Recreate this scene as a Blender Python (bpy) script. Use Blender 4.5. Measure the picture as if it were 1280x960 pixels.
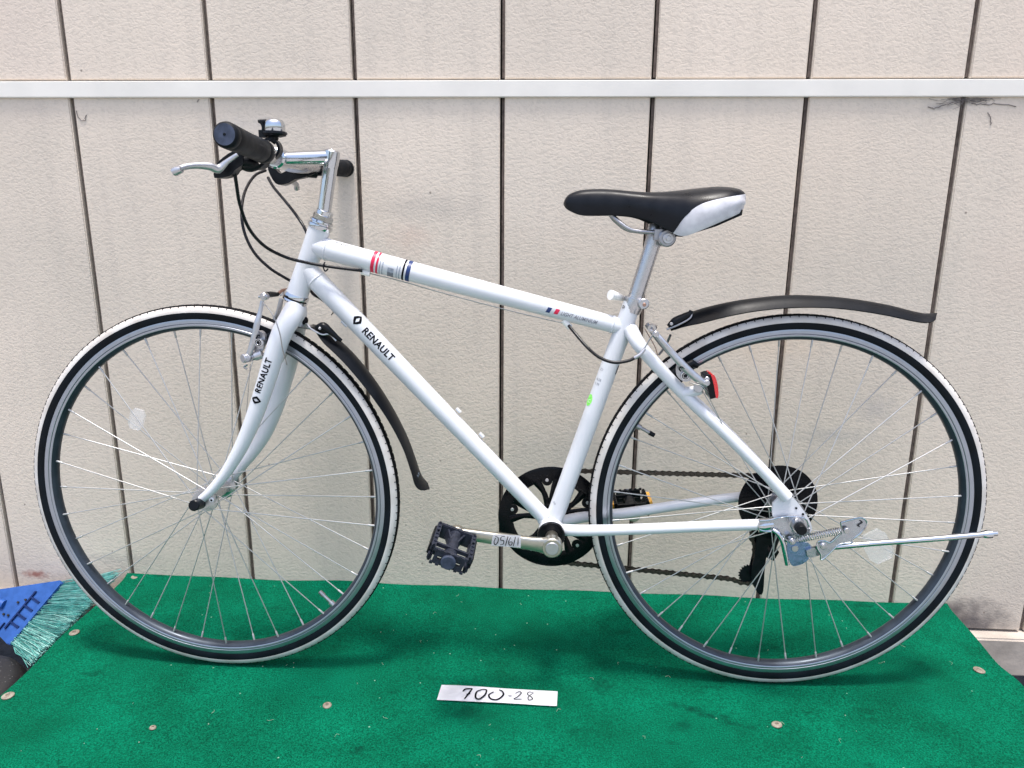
import bpy, bmesh, math, random
from mathutils import Vector, Matrix, Euler
random.seed(7)
R = math.radians
scene = bpy.context.scene
for o in list(bpy.data.objects):
    bpy.data.objects.remove(o)
col = scene.collection

# ------------------------------------------------------------------ camera
cam_data = bpy.data.cameras.new('camera')
cam = bpy.data.objects.new('camera', cam_data)
col.objects.link(cam)
cam_data.sensor_width = 36.0
cam_data.lens = 25.5643
cam_data.clip_start = 0.01
cam_data.clip_end = 500.0
cam.matrix_world = Matrix(((0.9982307, -0.0208743, 0.0556747, 0.0000000), (0.0590421, 0.2372620, -0.9696498, -1.4927415), (0.0070313, 0.9712214, 0.2380747, 0.8464330), (0.0000000, 0.0000000, 0.0000000, 1.0000000)))
scene.camera = cam

# ------------------------------------------------------------------ light
SUN_EL, SUN_AZ = 81.5, 176.0          # nearly overhead, from the camera's side
world = bpy.data.worlds.new('World')
scene.world = world
world.use_nodes = True
wn = world.node_tree
sky = wn.nodes.new('ShaderNodeTexSky')
sky.sky_type = 'NISHITA'
sky.sun_disc = False
sky.sun_elevation = R(SUN_EL)
sky.sun_rotation = R(SUN_AZ)
sky.air_density = 1.0
sky.dust_density = 4.0
sky.ozone_density = 1.0
bg = wn.nodes['Background']
wn.links.new(sky.outputs[0], bg.inputs['Color'])
bg.inputs['Strength'].default_value = 0.15
sun_data = bpy.data.lights.new('sun', 'SUN')
sun_data.energy = 2.0
sun_data.angle = R(9)
sun_data.color = (1.0, 0.97, 0.93)
sun = bpy.data.objects.new('sun', sun_data)
col.objects.link(sun)
# direction towards the sun: azimuth measured clockwise from +Y
sd = Vector((math.sin(R(SUN_AZ)) * math.cos(R(SUN_EL)), math.cos(R(SUN_AZ)) * math.cos(R(SUN_EL)), math.sin(R(SUN_EL))))
sun.rotation_euler = sd.to_track_quat('Z', 'Y').to_euler()
sun.location = (0, -1, 5)
scene.view_settings.view_transform = 'Standard'
scene.view_settings.look = 'None'
scene.view_settings.exposure = 1.03
scene.view_settings.gamma = 1.0

# ------------------------------------------------------------------ materials
def new_mat(name):
    m = bpy.data.materials.new(name)
    m.use_nodes = True
    return m, m.node_tree, m.node_tree.nodes['Principled BSDF']

def noise_bump(nt, b, scale, dist, detail=4, coord='Object', strength=1.0):
    tc = nt.nodes.new('ShaderNodeTexCoord')
    n = nt.nodes.new('ShaderNodeTexNoise')
    n.inputs['Scale'].default_value = scale
    n.inputs['Detail'].default_value = detail
    bp = nt.nodes.new('ShaderNodeBump')
    bp.inputs['Distance'].default_value = dist
    bp.inputs['Strength'].default_value = strength
    nt.links.new(tc.outputs[coord], n.inputs['Vector'])
    nt.links.new(n.outputs['Fac'], bp.inputs['Height'])
    nt.links.new(bp.outputs['Normal'], b.inputs['Normal'])
    return n, tc

def simple(name, c, rough=0.5, metal=0.0, var=0.12, vscale=40.0, bump=0.0, bscale=400.0, rvar=0.1, coat=0.0, dirt=None, spec=None):
    m, nt, b = new_mat(name)
    b.inputs['Roughness'].default_value = rough
    b.inputs['Metallic'].default_value = metal
    b.inputs['Coat Weight'].default_value = coat
    if spec is None: spec = 0.5 if max(c) > 0.1 else 0.28
    b.inputs['Specular IOR Level'].default_value = spec
    b.inputs['Coat Roughness'].default_value = 0.08
    tc = nt.nodes.new('ShaderNodeTexCoord')
    n = nt.nodes.new('ShaderNodeTexNoise')
    n.inputs['Scale'].default_value = vscale
    n.inputs['Detail'].default_value = 6
    nt.links.new(tc.outputs['Object'], n.inputs['Vector'])
    mx = nt.nodes.new('ShaderNodeMix'); mx.data_type = 'RGBA'
    lo = tuple(x * (1 - var) for x in c) if dirt is None else dirt
    hi = tuple(min(1, x * (1 + var)) for x in c)
    mx.inputs['A'].default_value = (*lo, 1); mx.inputs['B'].default_value = (*hi, 1)
    rp = nt.nodes.new('ShaderNodeMapRange')
    rp.inputs['From Min'].default_value = 0.3; rp.inputs['From Max'].default_value = 0.62
    nt.links.new(n.outputs['Fac'], rp.inputs['Value'])
    nt.links.new(rp.outputs['Result'], mx.inputs['Factor'])
    nt.links.new(mx.outputs['Result'], b.inputs['Base Color'])
    rr = nt.nodes.new('ShaderNodeMapRange')
    rr.inputs['From Min'].default_value = 0.3; rr.inputs['From Max'].default_value = 0.7
    rr.inputs['To Min'].default_value = max(0.02, rough - rvar); rr.inputs['To Max'].default_value = min(1, rough + rvar)
    nt.links.new(n.outputs['Fac'], rr.inputs['Value'])
    nt.links.new(rr.outputs['Result'], b.inputs['Roughness'])
    if bump:
        n2 = nt.nodes.new('ShaderNodeTexNoise')
        n2.inputs['Scale'].default_value = bscale
        n2.inputs['Detail'].default_value = 3
        nt.links.new(tc.outputs['Object'], n2.inputs['Vector'])
        bp = nt.nodes.new('ShaderNodeBump')
        bp.inputs['Distance'].default_value = bump
        nt.links.new(n2.outputs['Fac'], bp.inputs['Height'])
        nt.links.new(bp.outputs['Normal'], b.inputs['Normal'])
    return m

M = {}
M['paint'] = simple('white_gloss_paint', (0.63, 0.645, 0.675), 0.34, 0, 0.02, 12, coat=0.4, rvar=0.05, bump=0.00008, bscale=60)
M['white_plastic'] = simple('white_plastic', (0.80, 0.79, 0.76), 0.4, 0, 0.04, 60)
M['chrome'] = simple('chrome_plate', (0.57, 0.59, 0.62), 0.12, 1, 0.03, 50, rvar=0.03, bump=0.0002, bscale=50)
M['alloy'] = simple('brushed_alloy', (0.52, 0.52, 0.54), 0.28, 1, 0.03, 90, rvar=0.03, bump=0.00005, bscale=900)
M['alloy_dull'] = simple('dull_alloy', (0.36, 0.36, 0.38), 0.42, 1, 0.06, 160, rvar=0.05, bump=0.0001, bscale=700)
M['alloy_light'] = simple('cast_alloy', (0.50, 0.50, 0.52), 0.36, 0.9, 0.04, 200, rvar=0.05)
M['rim'] = simple('rim_brake_track', (0.37, 0.40, 0.46), 0.32, 0.95, 0.04, 70, rvar=0.04)
M['rim_groove'] = simple('rim_groove_shade', (0.10, 0.10, 0.11), 0.5, 0.6, 0.1, 70)  # groove's occlusion painted as a dark line
M['rim_inner'] = simple('rim_dark_inner', (0.035, 0.045, 0.06), 0.38, 0.4, 0.15, 40)  # inner rim face darker than the brake track
M['spoke'] = simple('steel_spoke', (0.48, 0.48, 0.48), 0.5, 0.7, 0.04, 90, rvar=0.04)
M['rubber'] = simple('tyre_rubber', (0.003, 0.0035, 0.005), 0.6, 0, 0.35, 120, bump=0.0002, bscale=600, rvar=0.1, spec=0.12)
M['sidewall'] = simple('black_sidewall', (0.003, 0.005, 0.008), 0.5, 0, 0.4, 30, bump=0.00008, bscale=500, spec=0.14)
M['whitewall'] = simple('white_tyre_band', (0.59, 0.565, 0.54), 0.6, 0, 0.02, 30, dirt=(0.47, 0.43, 0.39))
M['black'] = simple('black_plastic', (0.004, 0.005, 0.007), 0.36, 0, 0.3, 80, bump=0.00008, bscale=500, spec=0.2)
M['fender'] = simple('satin_black_fender', (0.0035, 0.0045, 0.0065), 0.42, 0, 0.35, 25, rvar=0.08, bump=0.0001, bscale=200, spec=0.16)
M['guard'] = simple('glossy_black_guard', (0.003, 0.0035, 0.005), 0.22, 0, 0.3, 60, rvar=0.05, spec=0.15)
M['grip'] = simple('grip_rubber', (0.004, 0.0055, 0.008), 0.5, 0, 0.3, 60, bump=0.0001, bscale=800, spec=0.16)
M['grip_end'] = simple('worn_grip_end', (0.035, 0.045, 0.072), 0.5, 0, 0.35, 110, spec=0.25)
M['pedal'] = simple('dark_grey_resin', (0.017, 0.020, 0.031), 0.46, 0, 0.3, 120, bump=0.0002, bscale=700, spec=0.25)
M['vinyl'] = simple('black_vinyl', (0.006, 0.007, 0.010), 0.34, 0, 0.25, 40, bump=0.0001, bscale=900, spec=0.2)
M['vinyl_white'] = simple('white_vinyl', (0.60, 0.60, 0.63), 0.42, 0, 0.02, 45, bump=0.0001, bscale=900, dirt=(0.44, 0.44, 0.47))
M['cable'] = simple('cable_housing', (0.006, 0.006, 0.008), 0.3, 0, 0.2, 60)
M['wire'] = simple('brake_wire', (0.35, 0.34, 0.33), 0.35, 1, 0.1, 90)
M['zinc'] = simple('bright_zinc_plate', (0.44, 0.46, 0.50), 0.24, 0.92, 0.10, 120, rvar=0.06, bump=0.0006, bscale=45)
M['zinc_sky'] = simple('sky_tinted_zinc_plate', (0.18, 0.28, 0.44), 0.24, 0.9, 0.15, 120, rvar=0.06, bump=0.0006, bscale=45)  # blue sky reflection painted into the plate colour
M['copper'] = simple('copper_end', (0.36, 0.22, 0.17), 0.35, 0.8, 0.1, 90)
M['chain'] = simple('oily_chain', (0.07, 0.06, 0.05), 0.45, 0.8, 0.4, 500)
M['bb'] = simple('black_bearing_cup', (0.01, 0.01, 0.012), 0.2, 0.3, 0.2, 60)
M['red'] = simple('red_reflector', (0.55, 0.008, 0.012), 0.15, 0, 0.3, 600, coat=1.0)
M['amber'] = simple('amber_reflector', (0.95, 0.42, 0.02), 0.15, 0, 0.2, 600, coat=1.0)
M['ink'] = simple('black_ink', (0.004, 0.004, 0.006), 0.7, 0, 0.2, 100, spec=0.1)
M['ink_grey'] = simple('grey_print', (0.17, 0.18, 0.21), 0.5, 0, 0.25, 300)
M['ink_pale'] = simple('silver_print', (0.30, 0.33, 0.39), 0.5, 0, 0.2, 300)
M['ink_red'] = simple('crimson_print', (0.62, 0.01, 0.06), 0.4, 0, 0.1, 100)
M['ink_navy'] = simple('navy_print', (0.008, 0.03, 0.13), 0.4, 0, 0.1, 100)
M['ink_green'] = simple('green_sticker', (0.22, 0.72, 0.12), 0.5, 0, 0.25, 200)
M['decal_white'] = simple('clear_label', (0.80, 0.82, 0.85), 0.3, 0, 0.02, 100)
M['paper'] = simple('white_paper', (0.80, 0.80, 0.84), 0.75, 0, 0.02, 30)
M['dark_gap'] = simple('joint_shadow_strip', (0.02, 0.018, 0.016), 0.8, 0, 0.2, 60)
M['sealant'] = simple('taupe_joint_sealant', (0.105, 0.083, 0.072), 0.8, 0, 0.35, 90, bump=0.0006, bscale=220, spec=0.2)
M['trim'] = simple('cream_metal_trim', (0.75, 0.715, 0.655), 0.38, 0, 0.05, 9, bump=0.0002, bscale=20)
M['wood'] = simple('weathered_board', (0.42, 0.37, 0.32), 0.75, 0, 0.2, 14, bump=0.001, bscale=60)
M['deck'] = simple('plywood_deck', (0.34, 0.24, 0.15), 0.8, 0, 0.2, 10)
M['ground_shade'] = simple('dark_ground_shade', (0.03, 0.03, 0.032), 0.9, 0, 0.4, 60, bump=0.002, bscale=150)  # ground colour with the shade painted in
M['concrete'] = simple('grey_concrete', (0.26, 0.255, 0.245), 0.85, 0, 0.2, 8, bump=0.001, bscale=120)
M['disc'] = simple('grubby_plastic_washer', (0.24, 0.215, 0.17), 0.6, 0, 0.1, 80, dirt=(0.13, 0.09, 0.07))
M['crank'] = simple('worn_crank_alloy', (0.44, 0.42, 0.36), 0.34, 0.95, 0.08, 70, rvar=0.05, bump=0.0001, bscale=300)
M['disc_hole'] = simple('nail_head', (0.18, 0.15, 0.12), 0.5, 0.4, 0.2, 80)
M['broom_blue'] = simple('blue_broom_plastic', (0.018, 0.075, 0.27), 0.45, 0, 0.15, 60, spec=0.3)
M['broom_groove'] = simple('blue_broom_rib', (0.003, 0.016, 0.08), 0.5, 0, 0.12, 60, spec=0.2)
M['bristle'] = simple('mint_bristle', (0.09, 0.31, 0.28), 0.6, 0, 0.3, 60, spec=0.2)
M['bristle2'] = simple('pale_mint_bristle', (0.27, 0.50, 0.46), 0.6, 0, 0.2, 60, spec=0.2)
M['dust'] = simple('grey_cobweb', (0.17, 0.15, 0.145), 0.9, 0, 0.3, 300)
M['litter'] = simple('pale_litter', (0.28, 0.34, 0.25), 0.8, 0, 0.3, 300)

# black rubber with pale specks
def mat_speck():
    m, nt, b = new_mat('speckled_black_rubber')
    b.inputs['Roughness'].default_value = 0.6
    tc = nt.nodes.new('ShaderNodeTexCoord')
    v = nt.nodes.new('ShaderNodeTexVoronoi'); v.inputs['Scale'].default_value = 140
    nt.links.new(tc.outputs['Object'], v.inputs['Vector'])
    r = nt.nodes.new('ShaderNodeValToRGB')
    r.color_ramp.elements[0].position = 0.06; r.color_ramp.elements[0].color = (0.2, 0.2, 0.2, 1)
    r.color_ramp.elements[1].position = 0.13; r.color_ramp.elements[1].color = (0.010, 0.010, 0.012, 1)
    nt.links.new(v.outputs['Distance'], r.inputs['Fac'])
    nt.links.new(r.outputs['Color'], b.inputs['Base Color'])
    return m
M['speck'] = mat_speck()

# clear plastic reflector
def mat_clear():
    m, nt, b = new_mat('clear_reflector_plastic')
    b.inputs['Base Color'].default_value = (0.93, 0.94, 0.96, 1)
    b.inputs['Roughness'].default_value = 0.2
    b.inputs['Transmission Weight'].default_value = 0.55
    b.inputs['IOR'].default_value = 1.3
    b.inputs['Alpha'].default_value = 0.36
    noise_bump(nt, b, 500, 0.0004)
    return m
M['clear'] = mat_clear()

# embossed siding
def mat_wall():
    m, nt, b = new_mat('embossed_cream_siding')
    L = nt.links.new
    geo = nt.nodes.new('ShaderNodeNewGeometry')
    oi = nt.nodes.new('ShaderNodeObjectInfo')
    mp = nt.nodes.new('ShaderNodeMapping'); mp.inputs['Rotation'].default_value = (0, R(38), 0)
    mp.inputs['Scale'].default_value = (0.86, 1, 1.15)
    L(geo.outputs['Position'], mp.inputs['Vector'])
    # wrinkled leather-like emboss: voronoi ridges bent by noise
    nz = nt.nodes.new('ShaderNodeTexNoise'); nz.inputs['Scale'].default_value = 55; nz.inputs['Detail'].default_value = 3
    L(mp.outputs['Vector'], nz.inputs['Vector'])
    ad = nt.nodes.new('ShaderNodeVectorMath'); ad.operation = 'MULTIPLY_ADD'
    ad.inputs[1].default_value = (0.006, 0.006, 0.006)
    L(nz.outputs['Color'], ad.inputs[0]); L(mp.outputs['Vector'], ad.inputs[2])
    n1 = nt.nodes.new('ShaderNodeTexNoise'); n1.inputs['Scale'].default_value = 185; n1.inputs['Detail'].default_value = 2.0
    n1.inputs['Distortion'].default_value = 0.5
    L(ad.outputs['Vector'], n1.inputs['Vector'])
    rp = nt.nodes.new('ShaderNodeMapRange'); rp.inputs['From Min'].default_value = 0.36; rp.inputs['From Max'].default_value = 0.6
    L(n1.outputs['Fac'], rp.inputs['Value'])
    bp = nt.nodes.new('ShaderNodeBump'); bp.inputs['Distance'].default_value = 0.0009; bp.inputs['Strength'].default_value = 0.29
    L(rp.outputs['Result'], bp.inputs['Height']); L(bp.outputs['Normal'], b.inputs['Normal'])
    # colour: warm cream, cloudy grime
    n2 = nt.nodes.new('ShaderNodeTexNoise'); n2.inputs['Scale'].default_value = 2.2; n2.inputs['Detail'].default_value = 5
    L(geo.outputs['Position'], n2.inputs['Vector'])
    cr = nt.nodes.new('ShaderNodeValToRGB')
    cr.color_ramp.elements[0].position = 0.32; cr.color_ramp.elements[0].color = (0.605, 0.53, 0.445, 1)
    cr.color_ramp.elements[1].position = 0.66; cr.color_ramp.elements[1].color = (0.705, 0.608, 0.508, 1)
    L(n2.outputs['Fac'], cr.inputs['Fac'])
    # recesses of the emboss are coloured a little darker
    mh = nt.nodes.new('ShaderNodeMix'); mh.data_type = 'RGBA'; mh.blend_type = 'MULTIPLY'
    rp2 = nt.nodes.new('ShaderNodeMapRange'); rp2.inputs['To Min'].default_value = 0.90; rp2.inputs['To Max'].default_value = 1.0
    rp2.inputs['From Min'].default_value = 0.3; rp2.inputs['From Max'].default_value = 0.5
    L(n1.outputs['Fac'], rp2.inputs['Value'])
    mh.inputs['Factor'].default_value = 1
    L(cr.outputs['Color'], mh.inputs['A']); L(rp2.outputs['Result'], mh.inputs['B'])
    # panel to panel tone
    pv = nt.nodes.new('ShaderNodeMapRange'); pv.inputs['To Min'].default_value = 0.965; pv.inputs['To Max'].default_value = 1.02
    L(oi.outputs['Random'], pv.inputs['Value'])
    mp2 = nt.nodes.new('ShaderNodeMix'); mp2.data_type = 'RGBA'; mp2.blend_type = 'MULTIPLY'; mp2.inputs['Factor'].default_value = 1
    L(mh.outputs['Result'], mp2.inputs['A']); L(pv.outputs['Result'], mp2.inputs['B'])
    last = mp2.outputs['Result']
    # scuffs, stains and broad warm tints of their own shape: centre, half sizes, colour, amount
    stains = [((-1.28, 0, 1.30), (0.34, 0.40), (0.68, 0.53, 0.46), 0.40, 3), ((1.12, 0, 1.10), (0.34, 0.55), (0.68, 0.52, 0.43), 0.45, 3), ((0.40, 0, 0.86), (0.36, 0.30), (0.70, 0.58, 0.46), 0.32, 4),
              ((0.10, 0, 0.30), (0.20, 0.10), (0.48, 0.46, 0.43), 0.35, 12), ((-0.62, 0, 1.00), (0.10, 0.02), (0.45, 0.42, 0.40), 0.4, 30), ((-0.27, 0, 0.84), (0.14, 0.035), (0.42, 0.38, 0.34), 0.35, 22), ((1.02, 0, 0.58), (0.05, 0.12), (0.50, 0.44, 0.40), 0.4, 22),
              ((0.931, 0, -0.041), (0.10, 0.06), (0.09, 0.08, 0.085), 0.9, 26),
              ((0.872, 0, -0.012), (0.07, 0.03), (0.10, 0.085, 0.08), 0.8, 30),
              ((0.670, 0, 0.442), (0.05, 0.035), (0.36, 0.34, 0.34), 0.36, 60),
              ((0.596, 0, 0.382), (0.09, 0.02), (0.36, 0.35, 0.34), 0.35, 60),
              ((-1.209, 0, -0.007), (0.035, 0.012), (0.32, 0.09, 0.06), 0.8, 90),
              ((-0.297, 0, 0.780), (0.05, 0.04), (0.60, 0.44, 0.36), 0.38, 40),
              ((0.462, 0, 0.584), (0.13, 0.05), (0.66, 0.52, 0.38), 0.4, 30),
              ((-1.002, 0, 0.038), (0.09, 0.02), (0.30, 0.27, 0.26), 0.35, 80),
              ((0.757, 0, 1.043), (0.035, 0.009), (0.16, 0.15, 0.145), 0.75, 70),
              ((0.715, 0, 1.032), (0.030, 0.008), (0.25, 0.23, 0.22), 0.5, 80)]
    for (c, hs, rgb, amt, ns) in stains:
        su = nt.nodes.new('ShaderNodeVectorMath'); su.operation = 'SUBTRACT'; su.inputs[1].default_value = (c[0], 0, c[2])
        L(geo.outputs['Position'], su.inputs[0])
        di = nt.nodes.new('ShaderNodeVectorMath'); di.operation = 'MULTIPLY'; di.inputs[1].default_value = (1 / hs[0], 0, 1 / hs[1])
        L(su.outputs[0], di.inputs[0])
        ln = nt.nodes.new('ShaderNodeVectorMath'); ln.operation = 'LENGTH'
        L(di.outputs[0], ln.inputs[0])
        nn = nt.nodes.new('ShaderNodeTexNoise'); nn.inputs['Scale'].default_value = ns; nn.inputs['Detail'].default_value = 6
        L(geo.outputs['Position'], nn.inputs['Vector'])
        ma = nt.nodes.new('ShaderNodeMath'); ma.operation = 'MULTIPLY_ADD'; ma.inputs[1].default_value = -1.7
        L(nn.outputs['Fac'], ma.inputs[0]); 
        a2 = nt.nodes.new('ShaderNodeMath'); a2.operation = 'SUBTRACT'; a2.inputs[0].default_value = 2.0
        L(ln.outputs['Value'], a2.inputs[1])
        L(a2.outputs[0], ma.inputs[2])
        mr = nt.nodes.new('ShaderNodeMapRange'); mr.inputs['From Min'].default_value = 0.0; mr.inputs['From Max'].default_value = 1.0
        mr.inputs['To Max'].default_value = amt
        L(ma.outputs[0], mr.inputs['Value'])
        mx = nt.nodes.new('ShaderNodeMix'); mx.data_type = 'RGBA'
        L(mr.outputs['Result'], mx.inputs['Factor']); L(last, mx.inputs['A']); mx.inputs['B'].default_value = (*rgb, 1)
        last = mx.outputs['Result']
    ms = nt.nodes.new('ShaderNodeMapping'); ms.inputs['Scale'].default_value = (34, 1, 1.6)
    L(geo.outputs['Position'], ms.inputs['Vector'])
    ns_ = nt.nodes.new('ShaderNodeTexNoise'); ns_.inputs['Scale'].default_value = 1.0; ns_.inputs['Detail'].default_value = 5
    L(ms.outputs['Vector'], ns_.inputs['Vector'])
    rs_ = nt.nodes.new('ShaderNodeMapRange'); rs_.inputs['From Min'].default_value = 0.5; rs_.inputs['From Max'].default_value = 0.8; rs_.inputs['To Max'].default_value = 0.22
    L(ns_.outputs['Fac'], rs_.inputs['Value'])
    mxs = nt.nodes.new('ShaderNodeMix'); mxs.data_type = 'RGBA'; mxs.inputs['B'].default_value = (0.40, 0.36, 0.32, 1)
    L(rs_.outputs['Result'], mxs.inputs['Factor']); L(last, mxs.inputs['A']); last = mxs.outputs['Result']
    vs = nt.nodes.new('ShaderNodeTexVoronoi'); vs.inputs['Scale'].default_value = 17
    L(geo.outputs['Position'], vs.inputs['Vector'])
    ss = nt.nodes.new('ShaderNodeSeparateColor'); L(vs.outputs['Color'], ss.inputs[0])
    t1 = nt.nodes.new('ShaderNodeMath'); t1.operation = 'GREATER_THAN'; t1.inputs[1].default_value = 0.80; L(ss.outputs[1], t1.inputs[0])
    t2 = nt.nodes.new('ShaderNodeMapRange'); t2.inputs['From Min'].default_value = 0.05; t2.inputs['From Max'].default_value = 0.025; t2.inputs['To Max'].default_value = 0.75
    L(vs.outputs['Distance'], t2.inputs['Value'])
    t3 = nt.nodes.new('ShaderNodeMath'); t3.operation = 'MULTIPLY'; L(t1.outputs[0], t3.inputs[0]); L(t2.outputs['Result'], t3.inputs[1])
    mxv = nt.nodes.new('ShaderNodeMix'); mxv.data_type = 'RGBA'; mxv.inputs['B'].default_value = (0.16, 0.13, 0.11, 1)
    L(t3.outputs[0], mxv.inputs['Factor']); L(last, mxv.inputs['A']); last = mxv.outputs['Result']
    L(last, b.inputs['Base Color'])
    b.inputs['Roughness'].default_value = 0.62
    b.inputs['Specular IOR Level'].default_value = 0.35
    return m
M['wall'] = mat_wall()

def mat_carpet():
    m, nt, b = new_mat('green_needle_felt_carpet')
    L = nt.links.new
    geo = nt.nodes.new('ShaderNodeNewGeometry')
    n1 = nt.nodes.new('ShaderNodeTexNoise'); n1.inputs['Scale'].default_value = 7; n1.inputs['Detail'].default_value = 7; n1.inputs['Roughness'].default_value = 0.62
    L(geo.outputs['Position'], n1.inputs['Vector'])
    cr = nt.nodes.new('ShaderNodeValToRGB')
    cr.color_ramp.elements[0].position = 0.3; cr.color_ramp.elements[0].color = (0.0008, 0.068, 0.034, 1)
    cr.color_ramp.elements[1].position = 0.68; cr.color_ramp.elements[1].color = (0.0010, 0.118, 0.062, 1)
    L(n1.outputs['Fac'], cr.inputs['Fac'])
    # fibre grain
    n2 = nt.nodes.new('ShaderNodeTexNoise'); n2.inputs['Scale'].default_value = 420; n2.inputs['Detail'].default_value = 3
    L(geo.outputs['Position'], n2.inputs['Vector'])
    r2 = nt.nodes.new('ShaderNodeMapRange'); r2.inputs['From Min'].default_value = 0.3; r2.inputs['From Max'].default_value = 0.7
    r2.inputs['To Min'].default_value = 0.45; r2.inputs['To Max'].default_value = 1.55
    L(n2.outputs['Fac'], r2.inputs['Value'])
    mx = nt.nodes.new('ShaderNodeMix'); mx.data_type = 'RGBA'; mx.blend_type = 'MULTIPLY'; mx.inputs['Factor'].default_value = 1
    L(cr.outputs['Color'], mx.inputs['A']); L(r2.outputs['Result'], mx.inputs['B'])
    last = mx.outputs['Result']
    # worn dark tracks, matted spots and a painted pedal shadow
    n3 = nt.nodes.new('ShaderNodeTexNoise'); n3.inputs['Scale'].default_value = 26; n3.inputs['Detail'].default_value = 7
    mpp = nt.nodes.new('ShaderNodeMapping'); mpp.inputs['Scale'].default_value = (0.5, 1.2, 1); mpp.inputs['Rotation'].default_value = (0, 0, R(24))
    L(geo.outputs['Position'], mpp.inputs['Vector']); L(mpp.outputs['Vector'], n3.inputs['Vector'])
    r3 = nt.nodes.new('ShaderNodeMapRange'); r3.inputs['From Min'].default_value = 0.62; r3.inputs['From Max'].default_value = 0.78; r3.inputs['To Max'].default_value = 0.6
    L(n3.outputs['Fac'], r3.inputs['Value'])
    m3 = nt.nodes.new('ShaderNodeMix'); m3.data_type = 'RGBA'; m3.inputs['B'].default_value = (0.001, 0.022, 0.013, 1)
    L(r3.outputs['Result'], m3.inputs['Factor']); L(last, m3.inputs['A']); last = m3.outputs['Result']
    for (c, hs, ang, amt) in (((0.275, -0.395), (0.095, 0.012), -24, 0.75), ((0.23, -0.43), (0.03, 0.02), 0, 0.5), ((-0.13, -0.42), (0.045, 0.035), 0, 0.45), ((0.10, -0.33), (0.03, 0.025), 20, 0.5), ((-0.30, -0.52), (0.012, 0.012), 0, 0.9)):  # third spot paints the pedal's shadow below the paper
        mq = nt.nodes.new('ShaderNodeMapping'); mq.vector_type = 'TEXTURE'
        mq.inputs['Location'].default_value = (c[0], c[1], 0); mq.inputs['Rotation'].default_value = (0, 0, R(ang)); mq.inputs['Scale'].default_value = (hs[0], hs[1], 1000)
        L(geo.outputs['Position'], mq.inputs['Vector'])
        lq = nt.nodes.new('ShaderNodeVectorMath'); lq.operation = 'LENGTH'; L(mq.outputs['Vector'], lq.inputs[0])
        nq = nt.nodes.new('ShaderNodeTexNoise'); nq.inputs['Scale'].default_value = 70; nq.inputs['Detail'].default_value = 4; L(geo.outputs['Position'], nq.inputs['Vector'])
        aq = nt.nodes.new('ShaderNodeMath'); aq.operation = 'MULTIPLY_ADD'; aq.inputs[1].default_value = 2.6; L(nq.outputs['Fac'], aq.inputs[0])
        sq = nt.nodes.new('ShaderNodeMath'); sq.operation = 'SUBTRACT'; sq.inputs[0].default_value = -0.25; L(lq.outputs['Value'], sq.inputs[1]); L(sq.outputs[0], aq.inputs[2])
        rq = nt.nodes.new('ShaderNodeMapRange'); rq.inputs['From Min'].default_value = 0.1; rq.inputs['From Max'].default_value = 0.9; rq.inputs['To Max'].default_value = amt; L(aq.outputs[0], rq.inputs['Value'])
        mm = nt.nodes.new('ShaderNodeMix'); mm.data_type = 'RGBA'; mm.inputs['B'].default_value = (0.001, 0.030, 0.018, 1)
        L(rq.outputs['Result'], mm.inputs['Factor']); L(last, mm.inputs['A']); last = mm.outputs['Result']
    # pale fluff specks
    v = nt.nodes.new('ShaderNodeTexVoronoi'); v.inputs['Scale'].default_value = 48; v.inputs['Randomness'].default_value = 1
    L(geo.outputs['Position'], v.inputs['Vector'])
    sc = nt.nodes.new('ShaderNodeSeparateColor'); L(v.outputs['Color'], sc.inputs[0])
    g1 = nt.nodes.new('ShaderNodeMath'); g1.operation = 'GREATER_THAN'; g1.inputs[1].default_value = 0.86
    L(sc.outputs[0], g1.inputs[0])
    g2 = nt.nodes.new('ShaderNodeMath'); g2.operation = 'LESS_THAN'; g2.inputs[1].default_value = 0.07
    L(v.outputs['Distance'], g2.inputs[0])
    g3 = nt.nodes.new('ShaderNodeMath'); g3.operation = 'MULTIPLY'; L(g1.outputs[0], g3.inputs[0]); L(g2.outputs[0], g3.inputs[1])
    g4 = nt.nodes.new('ShaderNodeMath'); g4.operation = 'MULTIPLY'; g4.inputs[1].default_value = 0.55; L(g3.outputs[0], g4.inputs[0])
    m4 = nt.nodes.new('ShaderNodeMix'); m4.data_type = 'RGBA'; m4.inputs['B'].default_value = (0.30, 0.48, 0.36, 1)
    L(g4.outputs[0], m4.inputs['Factor']); L(last, m4.inputs['A']); last = m4.outputs['Result']
    L(last, b.inputs['Base Color'])
    b.inputs['Roughness'].default_value = 0.9
    b.inputs['Specular IOR Level'].default_value = 0.04
    bp = nt.nodes.new('ShaderNodeBump'); bp.inputs['Distance'].default_value = 0.002
    L(n2.outputs['Fac'], bp.inputs['Height']); L(bp.outputs['Normal'], b.inputs['Normal'])
    return m
M['carpet'] = mat_carpet()

# ------------------------------------------------------------------ helpers
def V(p): return Vector(p)

def link(name, bm, mats, parent=None, smooth=True, angle=40):
    me = bpy.data.meshes.new(name)
    bmesh.ops.recalc_face_normals(bm, faces=bm.faces)
    bm.to_mesh(me); bm.free()
    if not isinstance(mats, (list, tuple)): mats = [mats]
    for m in mats: me.materials.append(M[m])
    if smooth:
        for p in me.polygons: p.use_smooth = True
        me.set_sharp_from_angle(angle=R(angle))
    o = bpy.data.objects.new(name, me)
    col.objects.link(o)
    if parent is not None: o.parent = parent
    return o

def empty(name, label, cat, loc=(0, 0, 0), group=None):
    o = bpy.data.objects.new(name, None)
    o.empty_display_size = 0.05
    col.objects.link(o)
    o.location = loc
    o['label'] = label; o['category'] = cat
    if group: o['group'] = group
    return o

def tag(o, label, cat, group=None):
    o['label'] = label; o['category'] = cat
    if group: o['group'] = group
    return o

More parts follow.
